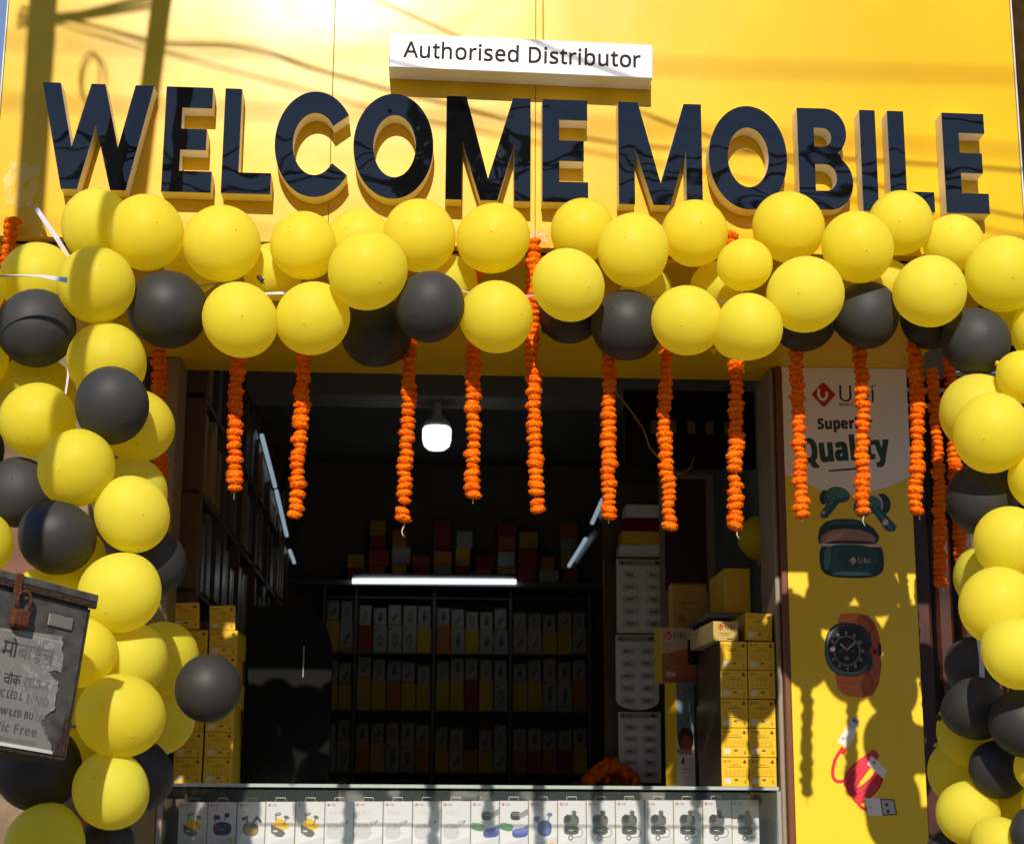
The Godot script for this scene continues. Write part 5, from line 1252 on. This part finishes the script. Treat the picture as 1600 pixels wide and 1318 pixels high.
func surroundings() -> void:
	var t := thing("green_tree", "green leafy tree behind the left end of the sign board", "tree", Vector3(-5.1, 0, -10.0))
	part("trunk", tube([Vector3(0, 0, 0), Vector3(0.1, 2.5, 0), Vector3(-0.1, 5.0, 0.1), Vector3(0.2, 7.0, 0.0)], 0.22, 10, 0.07), M.bark, t)
	part("limb", tube([Vector3(-0.05, 4.2, 0), Vector3(0.5, 5.4, 0.2), Vector3(0.9, 6.4, 0.2)], 0.09, 7, 0.03), M.bark, t)
	part("limb", tube([Vector3(-0.08, 4.6, 0), Vector3(-0.8, 5.8, -0.2), Vector3(-1.2, 6.6, 0.1)], 0.09, 7, 0.03), M.bark, t)
	part("crown", crown_mesh(Vector3(0.0, 6.4, 0), Vector3(1.45, 1.75, 1.5), 130, 60, 0.075, 61), M.leaf, t)
	# across the street: trees and slack cables that the letters mirror
	for tr in [["open branched tree across the street, tallest of the two, mirrored in the letters", Vector3(0.3, 0, 22.5), 11.9, Vector3(1.1, 1.6, 1.2), 44, 81], ["lower tree across the street, mirrored in the letters' lower left", Vector3(-4.6, 0, 23.0), 9.7, Vector3(2.6, 1.7, 1.6), 80, 85]]:
		var u := thing("street_tree", tr[0], "tree", tr[1])
		var top: float = tr[2]
		part("trunk", tube([Vector3(0, 0, 0), Vector3(0.1, top * 0.35, 0), Vector3(-0.1, top * 0.65, 0.1), Vector3(0.1, top, 0.0), Vector3(0.15, top + 1.0, 0)], 0.30, 10, 0.06), M.bark, u)
		rng.seed = tr[5]
		for i in 22:
			var h := top - 2.6 + i * 0.19
			var a := rng.randf() * TAU
			var d := Vector3(cos(a) * tr[3].x, rng.randf_range(0.3, 1.0), sin(a) * 0.7) * rng.randf_range(0.7, 1.2)
			var o := Vector3(0.1, h, 0)
			part("limb", tube([o, o + d * 0.5 + Vector3(0, 0.3, 0), o + d + Vector3(0, 0.2, 0), o + d * 1.4 + Vector3(0, -0.1, 0)], 0.075, 6, 0.02), M.bark, u)
		part("crown", crown_mesh(Vector3(0.1, top, 0), tr[3], tr[4], 26, 0.16, tr[5] + 1), M.leaf, u)
	rng.seed = 55
	for k in 6:
		var pts_c := []
		for i in 33:
			var x := -6.0 + i * 0.4
			pts_c.append(Vector3(x * 1.4, 8.4 + k * 0.19 + 0.14 * sin(x * (0.9 + 0.23 * k) + k * 1.9) + 0.07 * sin(x * 2.7 + k), 14.0 + 0.15 * k))
		tag(part("slack_cable", tube(pts_c, 0.014 + 0.005 * (k % 3), 7), M.wire, self), "slack black cable strung across the street, mirrored in the letters", "cable", "slack cables across the street")
	# the row of houses on the far side of the street keeps the low sky out of the shop
	var houses := [["plain cream house on the far side of the street", -26.0, -7.0, 7.2, lin(0.42, 0.36, 0.27)], ["grey plaster house on the far side of the street", -6.9, 8.0, 6.6, lin(0.34, 0.33, 0.31)], ["pale brown house on the far side of the street", 8.1, 27.0, 7.5, lin(0.36, 0.28, 0.2)]]
	for h in houses:
		var hs := thing("far_house", h[0], "house", Vector3(h[1], 0, 26.0))
		var wd: float = h[2] - h[1]
		var hm := mat(h[4], 0.85)
		part("wall", box(Vector3(0, 0, 0), Vector3(wd, h[3], 6.0)), hm, hs)
		part("parapet", box(Vector3(-0.05, h[3] + 0.001, -0.1), Vector3(wd + 0.05, h[3] + 0.25, 6.0), 0.01), M.plinth, hs)
		for i in int(wd / 3.0):
			for j in 2:
				var w := part("window", box(Vector3(0.9 + i * 3.0, 1.2 + j * 3.0, -0.04), Vector3(2.1 + i * 3.0, 2.5 + j * 3.0, -0.001), 0.01), M.dark_wood, hs)
				part("pane", box(Vector3(1.0 + i * 3.0, 1.3 + j * 3.0, -0.05), Vector3(2.0 + i * 3.0, 2.4 + j * 3.0, -0.0405)), M.plastic, w)
	# two posts and the wires beside the camera that throw the shadows on the board
	var a1 := thing("utility_pole", "straight steel pole standing in the street before the shop", "pole", Vector3(-1.275, 0, 2.0))
	part("shaft", tube([Vector3(0.04, 0, 0), Vector3(0.01, 3.0, 0), Vector3(-0.03, 6.6, 0)], 0.041, 20), M.pole, a1)
	part("cross_arm", box(Vector3(-0.03, 5.35, -0.03), Vector3(0.05, 5.4, 0.03), 0.004), M.pole, a1)
	var a2 := thing("bamboo_pole", "leaning rough wooden pole standing in the street before the shop", "pole", Vector3(-1.29, 0, 1.8))
	var pts := []
	for i in 15: pts.append(Vector3(0.072 * i * 0.45 + 0.006 * sin(i * 2.2), i * 0.45, 0.004 * cos(i * 1.7)))
	part("shaft", tube(pts, 0.033, 16, 0.028), M.bark, a2)
	var loops := [
		["slack wire sagging across the street beside the poles", [Vector3(-1.35, 5.06, 1.95), Vector3(-0.98, 5.0, 2.0), Vector3(-0.72, 4.99, 2.0), Vector3(-0.52, 4.93, 2.0), Vector3(-0.3, 4.87, 2.0), Vector3(0.3, 4.73, 2.0), Vector3(0.75, 4.70, 2.0), Vector3(1.5, 4.67, 2.0), Vector3(2.6, 4.66, 2.1)], 0.0055],
		["lower wire running down from the pole to the neighbour", [Vector3(-1.32, 5.6, 2.0), Vector3(0.2, 4.85, 1.9), Vector3(1.0, 4.55, 1.85), Vector3(1.55, 4.40, 1.8), Vector3(2.6, 4.2, 1.8)], 0.0045],
		["thick far cable across the street", [Vector3(-9, 7.7, 6.2), Vector3(-6, 7.55, 6.2), Vector3(-3, 7.46, 6.2), Vector3(0, 7.42, 6.2), Vector3(3, 7.30, 6.2), Vector3(6, 7.35, 6.2), Vector3(9, 7.5, 6.2)], 0.008],
		["second thick far cable across the street", [Vector3(-9, 8.1, 6.6), Vector3(-6, 7.95, 6.6), Vector3(-3, 7.9, 6.6), Vector3(0, 7.86, 6.6), Vector3(3, 7.86, 6.6), Vector3(6, 7.9, 6.6), Vector3(9, 8.1, 6.6)], 0.007],
		["third far cable lower across the street", [Vector3(-9, 6.9, 5.4), Vector3(-6, 6.7, 5.4), Vector3(-3, 6.58, 5.4), Vector3(0, 6.56, 5.4), Vector3(3, 6.6, 5.4), Vector3(6, 6.75, 5.4), Vector3(9, 7.0, 5.4)], 0.005],
		["thin wire crossing low above the balloons", [Vector3(-1.3, 5.3, 2.4), Vector3(-0.2, 5.02, 2.4), Vector3(0.9, 4.84, 2.4), Vector3(1.5, 4.72, 2.4), Vector3(2.6, 4.58, 2.4)], 0.004]]
	for l in loops:
		var cv := Curve3D.new()
		var q: Array = l[1]
		for i in q.size():
			var tg: Vector3 = (q[mini(i + 1, q.size() - 1)] - q[maxi(i - 1, 0)]) / 6.0
			cv.add_point(q[i], -tg, tg)
		tag(part("overhead_wire", tube(Array(cv.tessellate(4, 3)), l[2], 6), M.wire, self), l[0], "wire")
	# coil of spare wire tied to the straight pole
	var coil := thing("wire_coil", "loop of spare wire hanging beside the straight pole", "wire", Vector3(-1.14, 4.88, 2.0))
	for k in 2:
		var c := []
		for i in 21: c.append(Vector3(sin(TAU * i / 20.0) * (0.028 + 0.006 * k) + 0.012 * k, -cos(TAU * i / 20.0) * 0.075 - 0.01 * k, 0.004 * k))
		part("turn", tube(c, 0.0035, 6), M.wire, coil)
	part("tail", tube([Vector3(0, -0.07, 0), Vector3(-0.02, -0.16, 0), Vector3(-0.035, -0.24, 0)], 0.003, 6), M.wire, coil)
	for k in 3: tag(part("overhead_wire", tube([Vector3(-1.36, 5.03 + 0.02 * k, 2.0), Vector3(-1.30, 5.04 + 0.012 * k, 2.0), Vector3(-1.18, 5.06 + 0.01 * k, 2.0), Vector3(-0.95, 5.11 + 0.02 * k, 2.0)], 0.006, 6), M.wire, self), "bundled wire tied across the straight pole", "wire", "bundled wires at the straight pole")

func _ready() -> void:
	# camera
	var cam := Camera3D.new()
	cam.name = "camera"
	add_child(cam)
	cam.transform = Transform3D(Basis(Vector3(0.99860802, 0.0057142, 0.05243453), Vector3(-0.01720184, 0.97504302, 0.22134861), Vector3(-0.04986109, -0.22194247, 0.97378407)), Vector3(0, 1.6, 4.5))
	cam.fov = 28.4455
	cam.far = 400.0
	cam.near = 0.05
	var lens := CameraAttributesPhysical.new()
	lens.frustum_focal_length = 47.35
	lens.frustum_focus_distance = 4.45
	lens.exposure_aperture = 7.0
	lens.frustum_near = 0.05
	lens.frustum_far = 400.0
	cam.attributes = lens
		# sky, sun, exposure
	var we := WorldEnvironment.new()
	we.name = "world_environment"
	var env := Environment.new()
	env.background_mode = Environment.BG_SKY
	var sm := ProceduralSkyMaterial.new()
	sm.sky_top_color = Color(0.25, 0.37, 0.54)
	sm.sky_horizon_color = Color(0.58, 0.64, 0.71)
	sm.sky_curve = 0.22
	sm.ground_bottom_color = Color(0.30, 0.28, 0.25)
	sm.ground_horizon_color = Color(0.45, 0.45, 0.45)
	sm.sky_energy_multiplier = 1.0
	sm.sun_angle_max = 0.0
	env.sky = Sky.new()
	env.sky.sky_material = sm
	env.background_energy_multiplier = 1.5
	env.tonemap_mode = Environment.TONE_MAPPER_LINEAR
	env.tonemap_exposure = 1.24
	env.sdfgi_enabled = true; env.ssao_enabled = true; env.ssil_enabled = true
	we.environment = env
	add_child(we)
	var sun := DirectionalLight3D.new()
	sun.name = "sun"
	sun.light_color = Color(1.0, 0.955, 0.88)
	sun.light_energy = 1.3
	sun.light_angular_distance = 0.5
	sun.shadow_enabled = true
	add_child(sun)
	sun.look_at_from_position(Vector3(-0.075, 0.63, 1.0) * 10.0, Vector3.ZERO)
	materials()
	# large structure
	building()
	surroundings()
	signboard()
	poster()
	counter()
	# objects
	make_flowers()
	inside()
	stacks()
	lamps()
	balloons()
	garlands()
	ribbons()
	metal_box()
